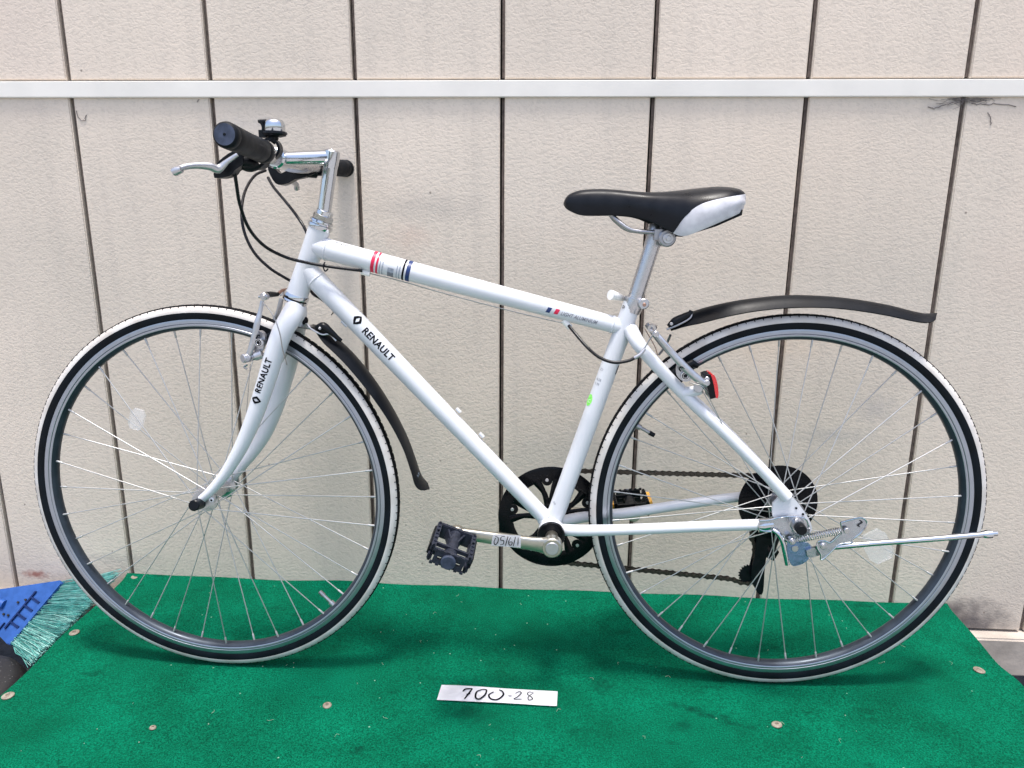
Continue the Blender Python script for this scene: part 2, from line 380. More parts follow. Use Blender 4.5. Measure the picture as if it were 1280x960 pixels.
def spline(pts, n=8):
    """Catmull-Rom through points (tuples of any dimension)."""
    P = [tuple(map(float, p)) for p in pts]
    if len(P) < 3:
        return [tuple(a + (b - a) * i / n for a, b in zip(P[0], P[1])) for i in range(n + 1)]
    out = []
    for i in range(len(P) - 1):
        p1, p2 = P[i], P[i + 1]
        p0 = P[i - 1] if i > 0 else tuple(2 * a - b for a, b in zip(p1, p2))
        p3 = P[i + 2] if i + 2 < len(P) else tuple(2 * b - a for a, b in zip(p1, p2))
        for k in range(n):
            t = k / n
            out.append(tuple(0.5 * (2 * b + (c - a) * t + (2 * a - 5 * b + 4 * c - d) * t * t + (3 * b - a - 3 * c + d) * t ** 3)
                             for a, b, c, d in zip(p0, p1, p2, p3)))
    out.append(P[-1])
    return out

def add_tube(bm, pts, rad, seg=16, caps=True, mi=0, flat=None):
    """Tube along points; rad is a number or a list. flat=(direction, factor) squeezes the section."""
    pts = [V(p) for p in pts]
    n = len(pts)
    rs = rad if isinstance(rad, (list, tuple)) else [rad] * n
    t0 = (pts[1] - pts[0]).normalized()
    ref = Vector((0, 1, 0)) if abs(t0.y) < 0.9 else Vector((0, 0, 1))
    nrm = (ref - t0 * ref.dot(t0)).normalized()
    rings = []
    for i, p in enumerate(pts):
        t = (pts[min(i + 1, n - 1)] - pts[max(i - 1, 0)])
        if t.length < 1e-9: t = t0
        t = t.normalized()
        nrm = (nrm - t * nrm.dot(t)).normalized()
        b = t.cross(nrm)
        ring = []
        for k in range(seg):
            a = 2 * math.pi * k / seg
            d = (nrm * math.cos(a) + b * math.sin(a)) * rs[i]
            if flat:
                fd = V(flat[0]).normalized()
                d = d - fd * d.dot(fd) * (1 - flat[1])
            ring.append(bm.verts.new(p + d))
        rings.append(ring)
    fs = []
    for i in range(n - 1):
        for k in range(seg):
            fs.append(bm.faces.new((rings[i][k], rings[i][(k + 1) % seg], rings[i + 1][(k + 1) % seg], rings[i + 1][k])))
    if caps:
        fs.append(bm.faces.new(rings[0])); fs.append(bm.faces.new(rings[-1]))
    for f in fs: f.material_index = mi
    return rings

def lerp_list(keys, n):
    """Resample list of radii at n evenly spaced places."""
    out = []
    for i in range(n):
        t = i / (n - 1) * (len(keys) - 1)
        k = min(int(t), len(keys) - 2)
        out.append(keys[k] + (keys[k + 1] - keys[k]) * (t - k))
    return out

def tube(name, pts, rad, mat, parent, seg=20, smooth_path=True, n=8, flat=None):
    bm = bmesh.new()
    P = spline(pts, n) if smooth_path else [tuple(p) for p in pts]
    r = lerp_list(rad, len(P)) if isinstance(rad, (list, tuple)) else rad
    add_tube(bm, P, r, seg, flat=flat)
    return link(name, bm, mat, parent)

def add_revolve(bm, c, axis, prof, seg=32, closed=False, mi=0, mis=None):
    """prof: list of (radius, distance along axis)."""
    axis = V(axis).normalized(); c = V(c)
    ref = Vector((1, 0, 0)) if abs(axis.x) < 0.9 else Vector((0, 0, 1))
    x = (ref - axis * ref.dot(axis)).normalized(); y = axis.cross(x)
    rings = []
    for (r, h) in prof:
        if r < 1e-7:
            rings.append([bm.verts.new(c + axis * h)])
        else:
            rings.append([bm.verts.new(c + axis * h + (x * math.cos(2 * math.pi * k / seg) + y * math.sin(2 * math.pi * k / seg)) * r) for k in range(seg)])
    m = len(prof)
    for i in range(m if closed else m - 1):
        a, b = rings[i], rings[(i + 1) % m]
        for k in range(seg):
            k2 = (k + 1) % seg
            if len(a) == 1 and len(b) == 1: continue
            if len(a) == 1: f = bm.faces.new((a[0], b[k2], b[k]))
            elif len(b) == 1: f = bm.faces.new((a[k], a[k2], b[0]))
            else: f = bm.faces.new((a[k], a[k2], b[k2], b[k]))
            f.material_index = mis[i] if mis else mi

def disc_cyl(bm, c, axis, r, h, seg=24, bev=None, mi=0):
    bev = min(r, h) * 0.15 if bev is None else bev
    add_revolve(bm, c, axis, [(0, 0), (r - bev, 0), (r, bev), (r, h - bev), (r - bev, h), (0, h)], seg, mi=mi)

def add_prism(bm, poly, y0, y1, mi=0, holes=None):
    """poly: list of (x, z) in the bike plane, extruded along y."""
    a = [bm.verts.new((p[0], y0, p[1])) for p in poly]
    b = [bm.verts.new((p[0], y1, p[1])) for p in poly]
    n = len(poly)
    fs = [bm.faces.new(a), bm.faces.new(list(reversed(b)))]
    for i in range(n):
        fs.append(bm.faces.new((a[i], a[(i + 1) % n], b[(i + 1) % n], b[i])))
    for f in fs: f.material_index = mi
    return fs

def bevel(bm, w, seg=2, ang=30):
    ed = [e for e in bm.edges if len(e.link_faces) == 2 and e.calc_face_angle(0) > R(ang)]
    bmesh.ops.bevel(bm, geom=ed, offset=w, segments=seg, affect='EDGES', clamp_overlap=True)

def plate(name, pts3, th, mat, parent, bev=0.0006, smooth_n=0):
    """A plate from traced 3D outline (y of the first point is its near face), thickness th away from the camera."""
    P = [(p[0], p[2]) for p in pts3]
    y = pts3[0][1]
    if smooth_n:
        q = spline(P + [P[0]], smooth_n)[:-1]; P = q
    bm = bmesh.new()
    add_prism(bm, P, y, y + th)
    if bev: bevel(bm, bev, 1, 50)
    return link(name, bm, mat, parent, angle=30)

def add_box(bm, c, size, rot=None, mi=0):
    r = bmesh.ops.create_cube(bm, size=1.0)
    mt = Matrix.Translation(V(c)) @ (rot.to_4x4() if rot is not None else Matrix.Identity(4)) @ Matrix.Diagonal((*size, 1))
    bmesh.ops.transform(bm, matrix=mt, verts=r['verts'])
    for v in r['verts']:
        for f in v.link_faces: f.material_index = mi
    return r['verts']

def box(name, c, size, mat, parent=None, bev=0.0, rot=None):
    bm = bmesh.new(); add_box(bm, c, size, rot)
    if bev: bevel(bm, bev, 2)
    return link(name, bm, mat, parent, angle=30)

def basis(x, y, z):
    m = Matrix((x, y, z)).transposed()
    return m

# ------------------------------------------------------------------ the setting
XS0, SP = -1.26155, 0.28827
Z1, Z2 = 1.04952, 1.08331
bm = bmesh.new()
v = [bm.verts.new(p) for p in ((-40, -40, -0.26), (40, -40, -0.26), (40, 40, -0.26), (-40, 40, -0.26))]
bm.faces.new(v)
g = link('ground', bm, 'concrete', smooth=False); g['kind'] = 'structure'
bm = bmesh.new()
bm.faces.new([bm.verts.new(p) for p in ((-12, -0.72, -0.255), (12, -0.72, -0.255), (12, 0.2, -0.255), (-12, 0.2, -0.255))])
g = link('shade_strip', bm, 'ground_shade', smooth=False); g['kind'] = 'structure'  # added dark strip: shade at the wall foot put into colour

wall = empty('siding_wall', 'cream embossed siding wall with vertical joints behind the white bicycle', 'wall', (0, 0, -0.26))
def wpart(o):
    o.parent = wall
    o.matrix_parent_inverse = Matrix.Translation((0, 0, 0.26))
    return o
def siding(x0, x1, z0, z1):
    bm = bmesh.new()
    add_box(bm, ((x0 + x1) / 2, 0.009, (z0 + z1) / 2), (x1 - x0, 0.018, z1 - z0))
    ed = [e for e in bm.edges if abs(e.verts[0].co.y) < 1e-5 and abs(e.verts[1].co.y) < 1e-5]
    bmesh.ops.bevel(bm, geom=ed, offset=0.0022, segments=3, affect='EDGES')
    return wpart(link('siding_panel', bm, 'wall', angle=50))
GAP = 0.0046
for k in range(-3, 11):
    xa, xb = XS0 + SP * k + GAP, XS0 + SP * (k + 1) - GAP
    siding(xa, xb, -0.056, Z1 + 0.010)
    siding(xa, xb, Z2 - 0.004 + 0.0035, 2.7)
for k in range(-3, 12):
    x = XS0 + SP * k
    wpart(box('joint_sealant', (x + 0.0017, 0.0100, (Z1 - 0.056) / 2), (2 * GAP - 0.0040, 0.006, Z1 + 0.056), 'sealant'))
    wpart(box('joint_sealant', (x + 0.0017, 0.0100, (Z2 + 2.7) / 2 + 0.001), (2 * GAP - 0.0040, 0.006, 2.7 - Z2 - 0.002), 'sealant'))
wpart(box('wall_backing', (0.2, 0.05, 1.30), (5.4, 0.05, 2.8), 'dark_gap'))
bm = bmesh.new(); add_box(bm, (0.18, 0.0, (Z1 + Z2) / 2 - 0.0015), (4.06, 0.012, Z2 - Z1 - 0.003)); bevel(bm, 0.0015, 3)
wpart(link('horizontal_trim', bm, 'trim'))
bm = bmesh.new(); add_box(bm, (0.18, 0.02, -0.106), (4.06, 0.10, 0.09)); bevel(bm, 0.004, 3)
wpart(link('base_sill', bm, 'wood'))

# dust threads caught under the trim beside the right joint
bm = bmesh.new()
for i in range(34):
    x = 0.757 + random.gauss(0, 0.018) ; z = 1.047 - abs(random.gauss(0, 0.005))
    p = [(x, -0.0008, z)]
    a = random.uniform(-0.4, 0.4) + (math.pi if random.random() < 0.5 else 0)
    for s in range(5):
        a += random.uniform(-0.6, 0.6)
        p.append((p[-1][0] + math.cos(a) * 0.007, -0.0008 - random.random() * 0.0015, min(1.047, p[-1][2] + math.sin(a) * 0.003)))
    add_tube(bm, spline(p, 3), 0.0003, 4)
for pts in ([(0.69191, -0.00100, 1.03286), (0.70396, -0.00100, 1.03003), (0.72060, -0.00100, 1.03567), (0.73740, -0.00100, 1.03988)], [(0.76945, -0.00100, 1.03846), (0.79011, -0.00100, 1.03563), (0.81441, -0.00100, 1.03703), (0.85108, -0.00100, 1.03280)],
            [(0.80077, -0.00100, 1.02296), (0.80811, -0.00100, 1.01307), (0.81136, -0.00100, 1.00172)], [(-0.96492, -0.00100, 1.02590), (-0.96185, -0.00100, 1.01227), (-0.95270, -0.00100, 1.00620), (-0.94458, -0.00100, 1.01683)], [(-0.71312, -0.00100, 1.04231), (-0.70943, -0.00100, 1.04677)]):
    add_tube(bm, [(q[0] + random.gauss(0, .0008), q[1], q[2] + random.gauss(0, .0008)) for q in spline(pts, 6)], 0.0007, 5)
o = wpart(link('cobweb', bm, 'dust')); o['kind'] = 'stuff'

# ------------------------------------------------------------------ platform
plat = empty('carpeted_platform', 'low display platform under the bicycle covered with green felt carpet', 'platform', (0, -0.6, -0.26))
def ppart(o):
    o.parent = plat
    o.matrix_parent_inverse = Matrix.Translation((0, 0.6, 0.26))
    return o
XL, XLf, XR, XRf = -0.98422, -0.93724, 0.87615, 0.82079
def edge_l(t): return XL + (XLf - XL) * t + 0.0035 * math.sin(t * 21) * min(1, t * 5)
def edge_r(t):
    b = XR + (XRf - XR) * t
    # slack carpet bulges out past the board
    return b + 0.016 / (1 + math.exp(-(t - 0.235) * 90)) + 0.004 * math.sin(t * 17) * min(1, t * 4)
NX, NY, DEPTH = 150, 90, 1.0
bm = bmesh.new()
grid = []
for j in range(NY + 1):
    t = j / NY
    row = []
    for i in range(NX + 1):
        s = i / NX
        x = edge_l(t) + (edge_r(t) - edge_l(t)) * s
        y = -0.0008 - DEPTH * t
        z = 0.0011 * math.sin(x * 9 + 1.3 * math.sin(y * 6)) * math.sin(y * 11 + x * 2) - 0.0011
        d = -y
        # edge curls up against the wall in places
        z += math.exp(-(d / 0.012) ** 2) * (0.003 + 0.004 * math.exp(-((x + 0.47) / 0.12) ** 2) + 0.0025 * math.exp(-((x + 0.95) / 0.12) ** 2) + 0.0012 * math.sin(x * 23))
        # wheel treads flatten it
        row.append(bm.verts.new((x, y, z)))
    grid.append(row)
for j in range(NY):
    for i in range(NX):
        bm.faces.new((grid[j][i], grid[j][i + 1], grid[j + 1][i + 1], grid[j + 1][i]))
# turned-down skirts
def skirt(line, drop, out):
    prev = line
    for k in range(1, 4):
        cur = []
        for vv in line:
            cur.append(bm.verts.new((vv.co.x + out[0] * min(1, k), vv.co.y + out[1] * min(1, k), vv.co.z - drop * k / 3 - 0.002)))
        for a in range(len(line) - 1):
            bm.faces.new((prev[a], prev[a + 1], cur[a + 1], cur[a]))
        prev = cur
skirt([grid[j][0] for j in range(NY + 1)], 0.03, (-0.001, 0))
skirt([grid[j][NX] for j in range(NY + 1)], 0.03, (0.001, 0))
skirt(grid[NY], 0.03, (0, -0.001))
carpet = ppart(link('carpet', bm, 'carpet', angle=60))
bm = bmesh.new(); add_prism(bm, [(-0.965, -0.006), (0.855, -0.006), (0.855, -0.03), (-0.965, -0.03)], -0.975, -0.004)
for vv in bm.verts:
    vv.co.x += 0.05 * (-vv.co.y) * (1 if vv.co.x < 0 else -1)
ppart(link('deck_board', bm, 'deck', smooth=False))
for (x, y) in ((-0.85, -0.1), (-0.83, -0.88), (0.76, -0.1), (0.74, -0.88), (-0.04, -0.1), (-0.04, -0.88)):
    ppart(box('support_block', (x, y, -0.145), (0.1, 0.1, 0.2295), 'deck', bev=0.002))
discs = [(-0.96017, -0.00711, 0.00000), (-0.95639, -0.23632, 0.00000), (-0.94771, -0.43169, 0.00000), (-0.65070, -0.49267, -0.00000), (-0.37951, -0.41831, 0.00000), (0.38923, -0.41438, 0.00000), (0.81597, -0.23681, 0.00000)]
sizes = [0.0105, 0.0095, 0.010, 0.0055, 0.0075, 0.0085, 0.010]
for p, s in zip(discs, sizes):
    bm = bmesh.new()
    add_revolve(bm, (p[0], p[1], 0.0002), (random.uniform(-.1, .1), random.uniform(-.1, .1), 1),
                [(0, 0.0012), (s * .28, 0.0012), (s * .36, 0.0024), (s * .8, 0.0022), (s, 0.0010), (s * 1.02, 0)], 20,
                mis=[1, 1, 0, 0, 0])
    ppart(link('fastener_washer', bm, ['disc', 'disc_hole']))
# short felt fibres standing out of the pile
vv_, ff_ = [], []
px0, px1 = -0.195, 0.024
for i in range(110000):
    t = random.random() ** 0.9 * 0.86
    s = random.random()
    x = edge_l(t) + 0.004 + (edge_r(t) - edge_l(t) - 0.008) * s; y = -0.003 - DEPTH * t
    if px0 < x < px1 and -0.400 < y < -0.346: continue
    a = random.uniform(0, 6.283); l = random.uniform(0.0010, 0.0026); h = random.uniform(0.0004, 0.0016); w = random.uniform(0.0002, 0.0004)
    z = 0.0011 * math.sin(x * 9 + 1.3 * math.sin(y * 6)) * math.sin(y * 11 + x * 2) - 0.0012
    ca, sa_ = math.cos(a), math.sin(a)
    k = len(vv_)
    vv_ += [(x - sa_ * w, y + ca * w, z), (x + sa_ * w, y - ca * w, z), (x + ca * l, y + sa_ * l, z + h)]
    ff_.append((k, k + 1, k + 2))
me = bpy.data.meshes.new('carpet_fibres'); me.from_pydata(vv_, [], ff_); me.materials.append(M['carpet'])
o = bpy.data.objects.new('carpet_fibres', me); col.objects.link(o); ppart(o); o['kind'] = 'stuff'
# threads and crumbs of litter on the pile
bm = bmesh.new()
for i in range(80):
    x = random.uniform(-0.9, 0.82); y = random.uniform(-0.75, -0.03)
    if random.random() < 0.5:
        a = random.uniform(0, 6.28); l = random.uniform(0.003, 0.012)
        p = [(x, y, 0.0005), (x + math.cos(a) * l * .5, y + math.sin(a) * l * .5, 0.0018), (x + math.cos(a + .7) * l, y + math.sin(a + .7) * l, 0.0006)]
        add_tube(bm, spline(p, 3), 0.00022, 4)
    else:
        r = random.uniform(0.0005, 0.0012)
        m_ = bmesh.ops.create_icosphere(bm, subdivisions=1, radius=r)
        bmesh.ops.translate(bm, verts=m_['verts'], vec=(x, y, 0.0006))
o = ppart(link('litter_specks', bm, 'litter')); o['kind'] = 'stuff'

# ------------------------------------------------------------------ paper label on the carpet
def stroke_mesh(bm, strokes, half, z, zf=None, seg=6):
    """Flat pen strokes: strokes are lists of points on a surface; half = half pen width (u, v)."""
    for st in strokes:
        P = [V(p) for p in spline(st, seg)]
        for i in range(len(P) - 1):
            pass
        L_ = []
        for i, p in enumerate(P):
            t = (P[min(i + 1, len(P) - 1)] - P[max(i - 1, 0)]).normalized()
            nrm = z.cross(t)
            w = half * (0.75 + 0.45 * math.sin(3.14 * i / (len(P) - 1)))
            L_.append((bm.verts.new(p + nrm * w), bm.verts.new(p - nrm * w)))
        for i in range(len(P) - 1):
            bm.faces.new((L_[i][0], L_[i + 1][0], L_[i + 1][1], L_[i][1]))
pc = [V((-0.18953, -0.35086, 0.00000)), V((0.02056, -0.35658, 0.00000)), V((0.01910, -0.39526, 0.00000)), V((-0.19157, -0.39280, -0.00000))]
def paper_z(s): return 0.0016 + 0.0022 * (s ** 2) + 0.0010 * math.sin(s * 5)
bm = bmesh.new()
NN = 24; up = []; dn = []
for i in range(NN + 1):
    s = i / NN
    a = pc[0].lerp(pc[1], s); b = pc[3].lerp(pc[2], s)
    z = paper_z(s)
    up.append([bm.verts.new((q.x, q.y, z + 0.0004 * math.sin(s * 9 + k))) for k, q in enumerate((a, a.lerp(b, .5), b))])
for i in range(NN):
    for k in range(2):
        bm.faces.new((up[i][k], up[i + 1][k], up[i + 1][k + 1], up[i][k + 1]))
bmesh.ops.solidify(bm, geom=list(bm.faces), thickness=0.0003)
tagp = link('paper_label', bm, 'paper')
tag(tagp, 'white paper strip handwritten 700-28 lying on the green carpet in front', 'paper label')
def pz(st):
    out = []
    for p in st:
        s = max(0, min(1, (p[0] - pc[0].x) / (pc[1].x - pc[0].x)))
        out.append((p[0], p[1], paper_z(s) + 0.0011))
    return out
bm = bmesh.new()
st7 = [[(-0.14854, -0.36928, 0.00000), (-0.14436, -0.36236, 0.00000), (-0.13231, -0.36042, 0.00000)], [(-0.13231, -0.36042, 0.00000), (-0.13722, -0.37398, 0.00000), (-0.14318, -0.38949, 0.00000)], [(-0.14122, -0.37643, 0.00000), (-0.13425, -0.37487, 0.00000)],
       [(-0.11416, -0.36139, 0.00000), (-0.12349, -0.36866, 0.00000), (-0.12399, -0.38390, 0.00000), (-0.11721, -0.38772, 0.00000), (-0.10841, -0.37636, 0.00000), (-0.10680, -0.36310, 0.00000), (-0.11416, -0.36139, 0.00000)],
       [(-0.09356, -0.36661, 0.00000), (-0.10133, -0.37587, 0.00000), (-0.09615, -0.38628, -0.00000), (-0.08483, -0.38657, 0.00000), (-0.07584, -0.37413, 0.00000), (-0.07797, -0.36444, -0.00000), (-0.08401, -0.36043, 0.00000)]]
stroke_mesh(bm, [pz(s) for s in st7], 0.0015, Vector((0, 0, 1)))
st28 = [[(-0.06721, -0.37570, 0.00000), (-0.06014, -0.37522, 0.00000)], [(-0.05483, -0.36833, 0.00000), (-0.04800, -0.36238, 0.00000), (-0.04422, -0.36651, 0.00000), (-0.05012, -0.37669, 0.00000), (-0.05612, -0.38354, 0.00000), (-0.04277, -0.38262, 0.00000)],
        [(-0.02366, -0.36291, 0.00000), (-0.03083, -0.36230, 0.00000), (-0.03272, -0.36900, 0.00000), (-0.02611, -0.37505, 0.00000), (-0.02379, -0.38132, 0.00000), (-0.03004, -0.38388, 0.00000), (-0.03106, -0.37538, 0.00000), (-0.02220, -0.36391, 0.00000)]]
stroke_mesh(bm, [pz(s) for s in st28], 0.00085, Vector((0, 0, 1)))
link('handwriting', bm, 'ink', tagp)

# ------------------------------------------------------------------ broom and rubber base at the left
broom = empty('broom', 'blue plastic broom head with mint green bristles left of the platform', 'broom', (-1.15, -0.1, -0.26))
def brpart(o):
    o.parent = broom
    o.matrix_parent_inverse = Matrix.Translation((1.15, 0.1, 0.26))
    return o
A = V((-1.10090, -0.04500, -0.00510)); B = V((-1.17202, -0.13500, -0.10829)); Cc = V((-1.25842, -0.08500, -0.03105))
ex = (B - A).normalized(); nz = ex.cross(Cc - A).normalized()
if nz.y > 0: nz = -nz
ey = nz.cross(ex).normalized()
if ey.dot(Cc - A) < 0: ey = -ey
LW = (B - A).length
def bp_(a, b, h=0.0): return A + ex * (a * LW) + ey * b + nz * h
# head: fan shaped shell
bm = bmesh.new()
H = 0.155
CA, CB_ = (Cc - A).dot(ex) / LW, (Cc - A).dot(ey)
outl = [(0, 0), (1, 0), (1.01, 0.010), (CA + .16, CB_), (CA - .16, CB_), (-0.01, 0.010)]
top = [bm.verts.new(bp_(a, b, 0.022 if b < 0.02 else 0.024)) for a, b in outl]
bot = [bm.verts.new(bp_(a, b, -0.012)) for a, b in outl]
bm.faces.new(top); bm.faces.new(list(reversed(bot)))
for i in range(len(outl)):
    bm.faces.new((top[i], top[(i + 1) % len(outl)], bot[(i + 1) % len(outl)], bot[i]))
bevel(bm, 0.004, 3)
head = brpart(link('broom_head', bm, 'broom_blue'))
# moulded ribs and slots
def strip(a0, b0, a1, b1, w, h0, h1, name, mat):
    p, q = bp_(a0, b0), bp_(a1, b1)
    t = (q - p).normalized(); s = nz.cross(t).normalized()
    bm = bmesh.new()
    vs = [bm.verts.new(x + nz * hh) for hh in (h0, h1) for x in (p + s * w, q + s * w, q - s * w, p - s * w)]
    for f in ((0, 1, 2, 3), (7, 6, 5, 4), (0, 4, 5, 1), (1, 5, 6, 2), (2, 6, 7, 3), (3, 7, 4, 0)): bm.faces.new([vs[i] for i in f])
    o = link(name, bm, mat, head, smooth=False)
    return o
strip(0.01, 0.006, 0.99, 0.006, 0.0045, 0.020, 0.0255, 'rim_bead', 'broom_blue')
def row(b): return CA * b / CB_ + 0.05, 1 - (1 - CA) * b / CB_ - 0.05
g0, g1 = row(0.036)
strip(g0, 0.036, g1, 0.036, 0.0016, 0.0215, 0.0268, 'moulded_groove', 'broom_groove')
for q in (0.16, 0.38, 0.60, 0.82):
    strip(g0 + (g1 - g0) * q, 0.012, g0 + (g1 - g0) * q, 0.035, 0.0016, 0.0215, 0.0266, 'moulded_groove', 'broom_groove')
strip(CA + .08, 0.045, CA + .26, 0.045, 0.0010, 0.0222, 0.0270, 'moulded_groove', 'broom_groove')
strip(CA + .26, 0.045, CA + .12, 0.075, 0.0010, 0.0222, 0.0270, 'moulded_groove', 'broom_groove')
for (a, b) in ((CA - .30, 0.042), (CA - .22, 0.052), (CA - .02, 0.050), (CA, 0.060)):
    bm = bmesh.new(); p = bp_(a, b, 0.0240); disc_cyl(bm, p, nz, 0.0024, 0.0032, 14)
    link('screw_hole', bm, 'dark_gap', head)
# socket for the handle and the handle going off to the left
bm = bmesh.new(); add_tube(bm, [bp_(CA - .10, CB_ * .62, 0.024), bp_(CA - .02, CB_, 0.024), bp_(CA + .10, CB_ + .08, 0.022)], [0.010, 0.013, 0.015], 18)
brpart(link('socket', bm, 'broom_blue'))
bm = bmesh.new(); add_tube(bm, [bp_(CA + .09, CB_ + .075, 0.022), bp_(CA + .7, CB_ + 1.0, 0.022)], 0.011, 14)
brpart(link('handle', bm, 'alloy_light'))
# bristles (uncountable)
bm = bmesh.new()
for i in range(1150):
    a = random.random()
    rt_ = bp_(a, random.uniform(-0.002, 0.012), random.uniform(-0.010, 0.018))
    # tips follow the platform's left edge
    s = a + random.gauss(0, 0.015)
    s = min(1.02, max(-0.03, s))
    ty = -0.028 + (-0.335 + 0.028) * s
    tx = XL + (XLf - XL) * (-ty) - 0.003 + random.uniform(-0.006, 0.002)
    tz = 0.022 * (1 - s) ** 2 + random.uniform(-0.008, 0.003)
    tip = Vector((tx, min(-0.012, ty + random.gauss(0, .004)), tz))
    if random.random() < 0.25: tip = rt_.lerp(tip, random.uniform(0.80, 0.97))
    mid = rt_.lerp(tip, 0.5) + nz * random.uniform(-0.006, 0.010) + ex * random.gauss(0, 0.004)
    add_tube(bm, spline([rt_, mid, tip], 2), random.uniform(0.0005, 0.0009), 3, mi=0 if random.random() < .55 else 1, caps=False)
o = brpart(link('bristles', bm, ['bristle', 'bristle2'])); o['kind'] = 'stuff'

bm = bmesh.new()
add_revolve(bm, (-1.17, -0.305, -0.2598), (0, 0, 1), [(0, 0), (0.125, 0), (0.125, 0.05), (0.122, 0.150), (0.110, 0.171), (0.095, 0.178), (0.04, 0.180), (0.035, 0.176), (0, 0.176)], 48)
o = link('rubber_base', bm, 'speck'); tag(o, 'black round rubber base flecked with pale dust at left edge below broom', 'base')

# ================================================================== BICYCLE
bike = empty('bicycle', 'white city bicycle with black saddle and white-banded tyres leaning on the siding wall', 'bicycle')
bike.matrix_world = Matrix(((0.9999448, -0.0104504, 0.0011055, 0.4060211), (0.0104181, 0.9996075, 0.0260077, -0.2947151), (-0.0013768, -0.0259948, 0.9996611, -0.0005591), (0.0000000, 0.0000000, 0.0000000, 1.0000000)))
WB, R0 = 1.01140, 0.339

# ---- frame
def tube2(name, p0, p1, r0, r1, parent, mat='paint', n=10, seg=28, flare=0.0):
    P = [V(p0).lerp(V(p1), i / n) for i in range(n + 1)]
    bm = bmesh.new()
    rr = [r0 + (r1 - r0) * i / n for i in range(n + 1)]
    add_tube(bm, P, rr, seg)
    return link(name, bm, mat, parent)

HT0, HT1 = V((-0.79764, 0.00000, 0.80812)), V((-0.84126, 0.00000, 0.69785))
HT0.y = HT1.y = 0
DT0, DT1 = V((-0.82204, 0.00000, 0.73828)), V((-0.40794, 0.00000, 0.30061))
TT0, TT1 = V((-0.80649, 0.00000, 0.77806)), V((-0.29088, 0.00000, 0.65098))
ST0, ST1 = V((-0.27740, 0.00000, 0.69126)), V((-0.39254, 0.00000, 0.31170))
BB = Vector((-0.4035, 0, 0.2905))
bm = bmesh.new()
hd = (HT1 - HT0)
add_tube(bm, [HT0, HT0 + hd * .06, HT0 + hd * .5, HT0 + hd * .94, HT1], [0.0185, 0.0180, 0.0175, 0.0182, 0.0190], 32)
frame = link('frame', bm, 'paint', bike)
bm = bmesh.new(); disc_cyl(bm, BB + Vector((0, -0.034, 0)), (0, 1, 0), 0.0225, 0.068, 32, 0.001); link('bottom_bracket_shell', bm, 'paint', frame)
top_tube = tube2('top_tube', TT0, TT1, 0.0182, 0.0142, frame)
down_tube = tube2('down_tube', DT0, DT1, 0.0178, 0.0136, frame)
seat_tube = tube2('seat_tube', ST0, BB, 0.0152, 0.0158, frame)
# weld beads
def bead(p, d, r, th=0.0017):
    d = V(d).normalized(); ref = Vector((0, 1, 0)); x = ref; y = d.cross(x)
    pts = [V(p) + (x * math.cos(a) + y * math.sin(a)) * r for a in [2 * math.pi * k / 40 for k in range(41)]]
    bm = bmesh.new(); add_tube(bm, pts, [th * (1 + 0.12 * math.sin(k * 2.6)) for k in range(41)], 8, caps=False); return bm
dt = (DT1 - DT0).normalized(); tt = (TT1 - TT0).normalized()
for p, d, r in ((DT0 + dt * 0.021, dt, 0.0172), (TT0 + tt * 0.020, tt, 0.0175), (TT1 - tt * 0.019, tt, 0.0143), (DT1 - dt * 0.012, dt, 0.0138)):
    link('weld_bead', bead(p, d, r), 'paint', frame)
# gusset web between the head tube joints
def mirror(p): return (p[0], -p[1], p[2])
for sgn in (1, -1):
    f = (lambda p: p) if sgn == 1 else mirror
    pts = [f(p) for p in ((-0.27991, -0.01000, 0.64852), (-0.26935, -0.02800, 0.63010), (-0.24975, -0.03600, 0.60660), (-0.18812, -0.04500, 0.54424), (-0.12385, -0.05300, 0.48690), (-0.05767, -0.06100, 0.42394), (-0.01808, -0.06600, 0.38248))]
    tube('seat_stay', pts, [0.0125, 0.0118, 0.0108, 0.0100, 0.0098, 0.0095, 0.0105], 'paint', frame, n=5)
    pts = [f(p) for p in ((-0.38820, -0.02000, 0.29469), (-0.35547, -0.03600, 0.30120), (-0.27967, -0.04500, 0.30894), (-0.14753, -0.05600, 0.32358), (-0.05470, -0.06300, 0.33299))]
    if sgn == -1:
        pts = [(-0.385, 0.022, 0.292), (-0.345, 0.037, 0.2955), (-0.27015, 0.04600, 0.30173), (-0.16792, 0.05400, 0.31787), (-0.09480, 0.06000, 0.32851), (-0.02868, 0.06600, 0.33662)]
    tube('chain_stay', pts, [0.0105, 0.0100, 0.0094, 0.0092, 0.0092], 'paint', frame, n=5)
# seat stay bridge and boss
tube('brake_bridge', [(-0.26520, -0.02800, 0.62487), mirror((-0.26520, -0.02800, 0.62487))], 0.006, 'paint', frame, smooth_path=False)
bm = bmesh.new(); add_tube(bm, [(-0.19491, -0.04500, 0.54947), (-0.17133, -0.04800, 0.55600), (-0.16542, -0.05000, 0.55791)], [0.010, 0.0085, 0.007], 18); link('brake_boss', bm, 'paint', frame)
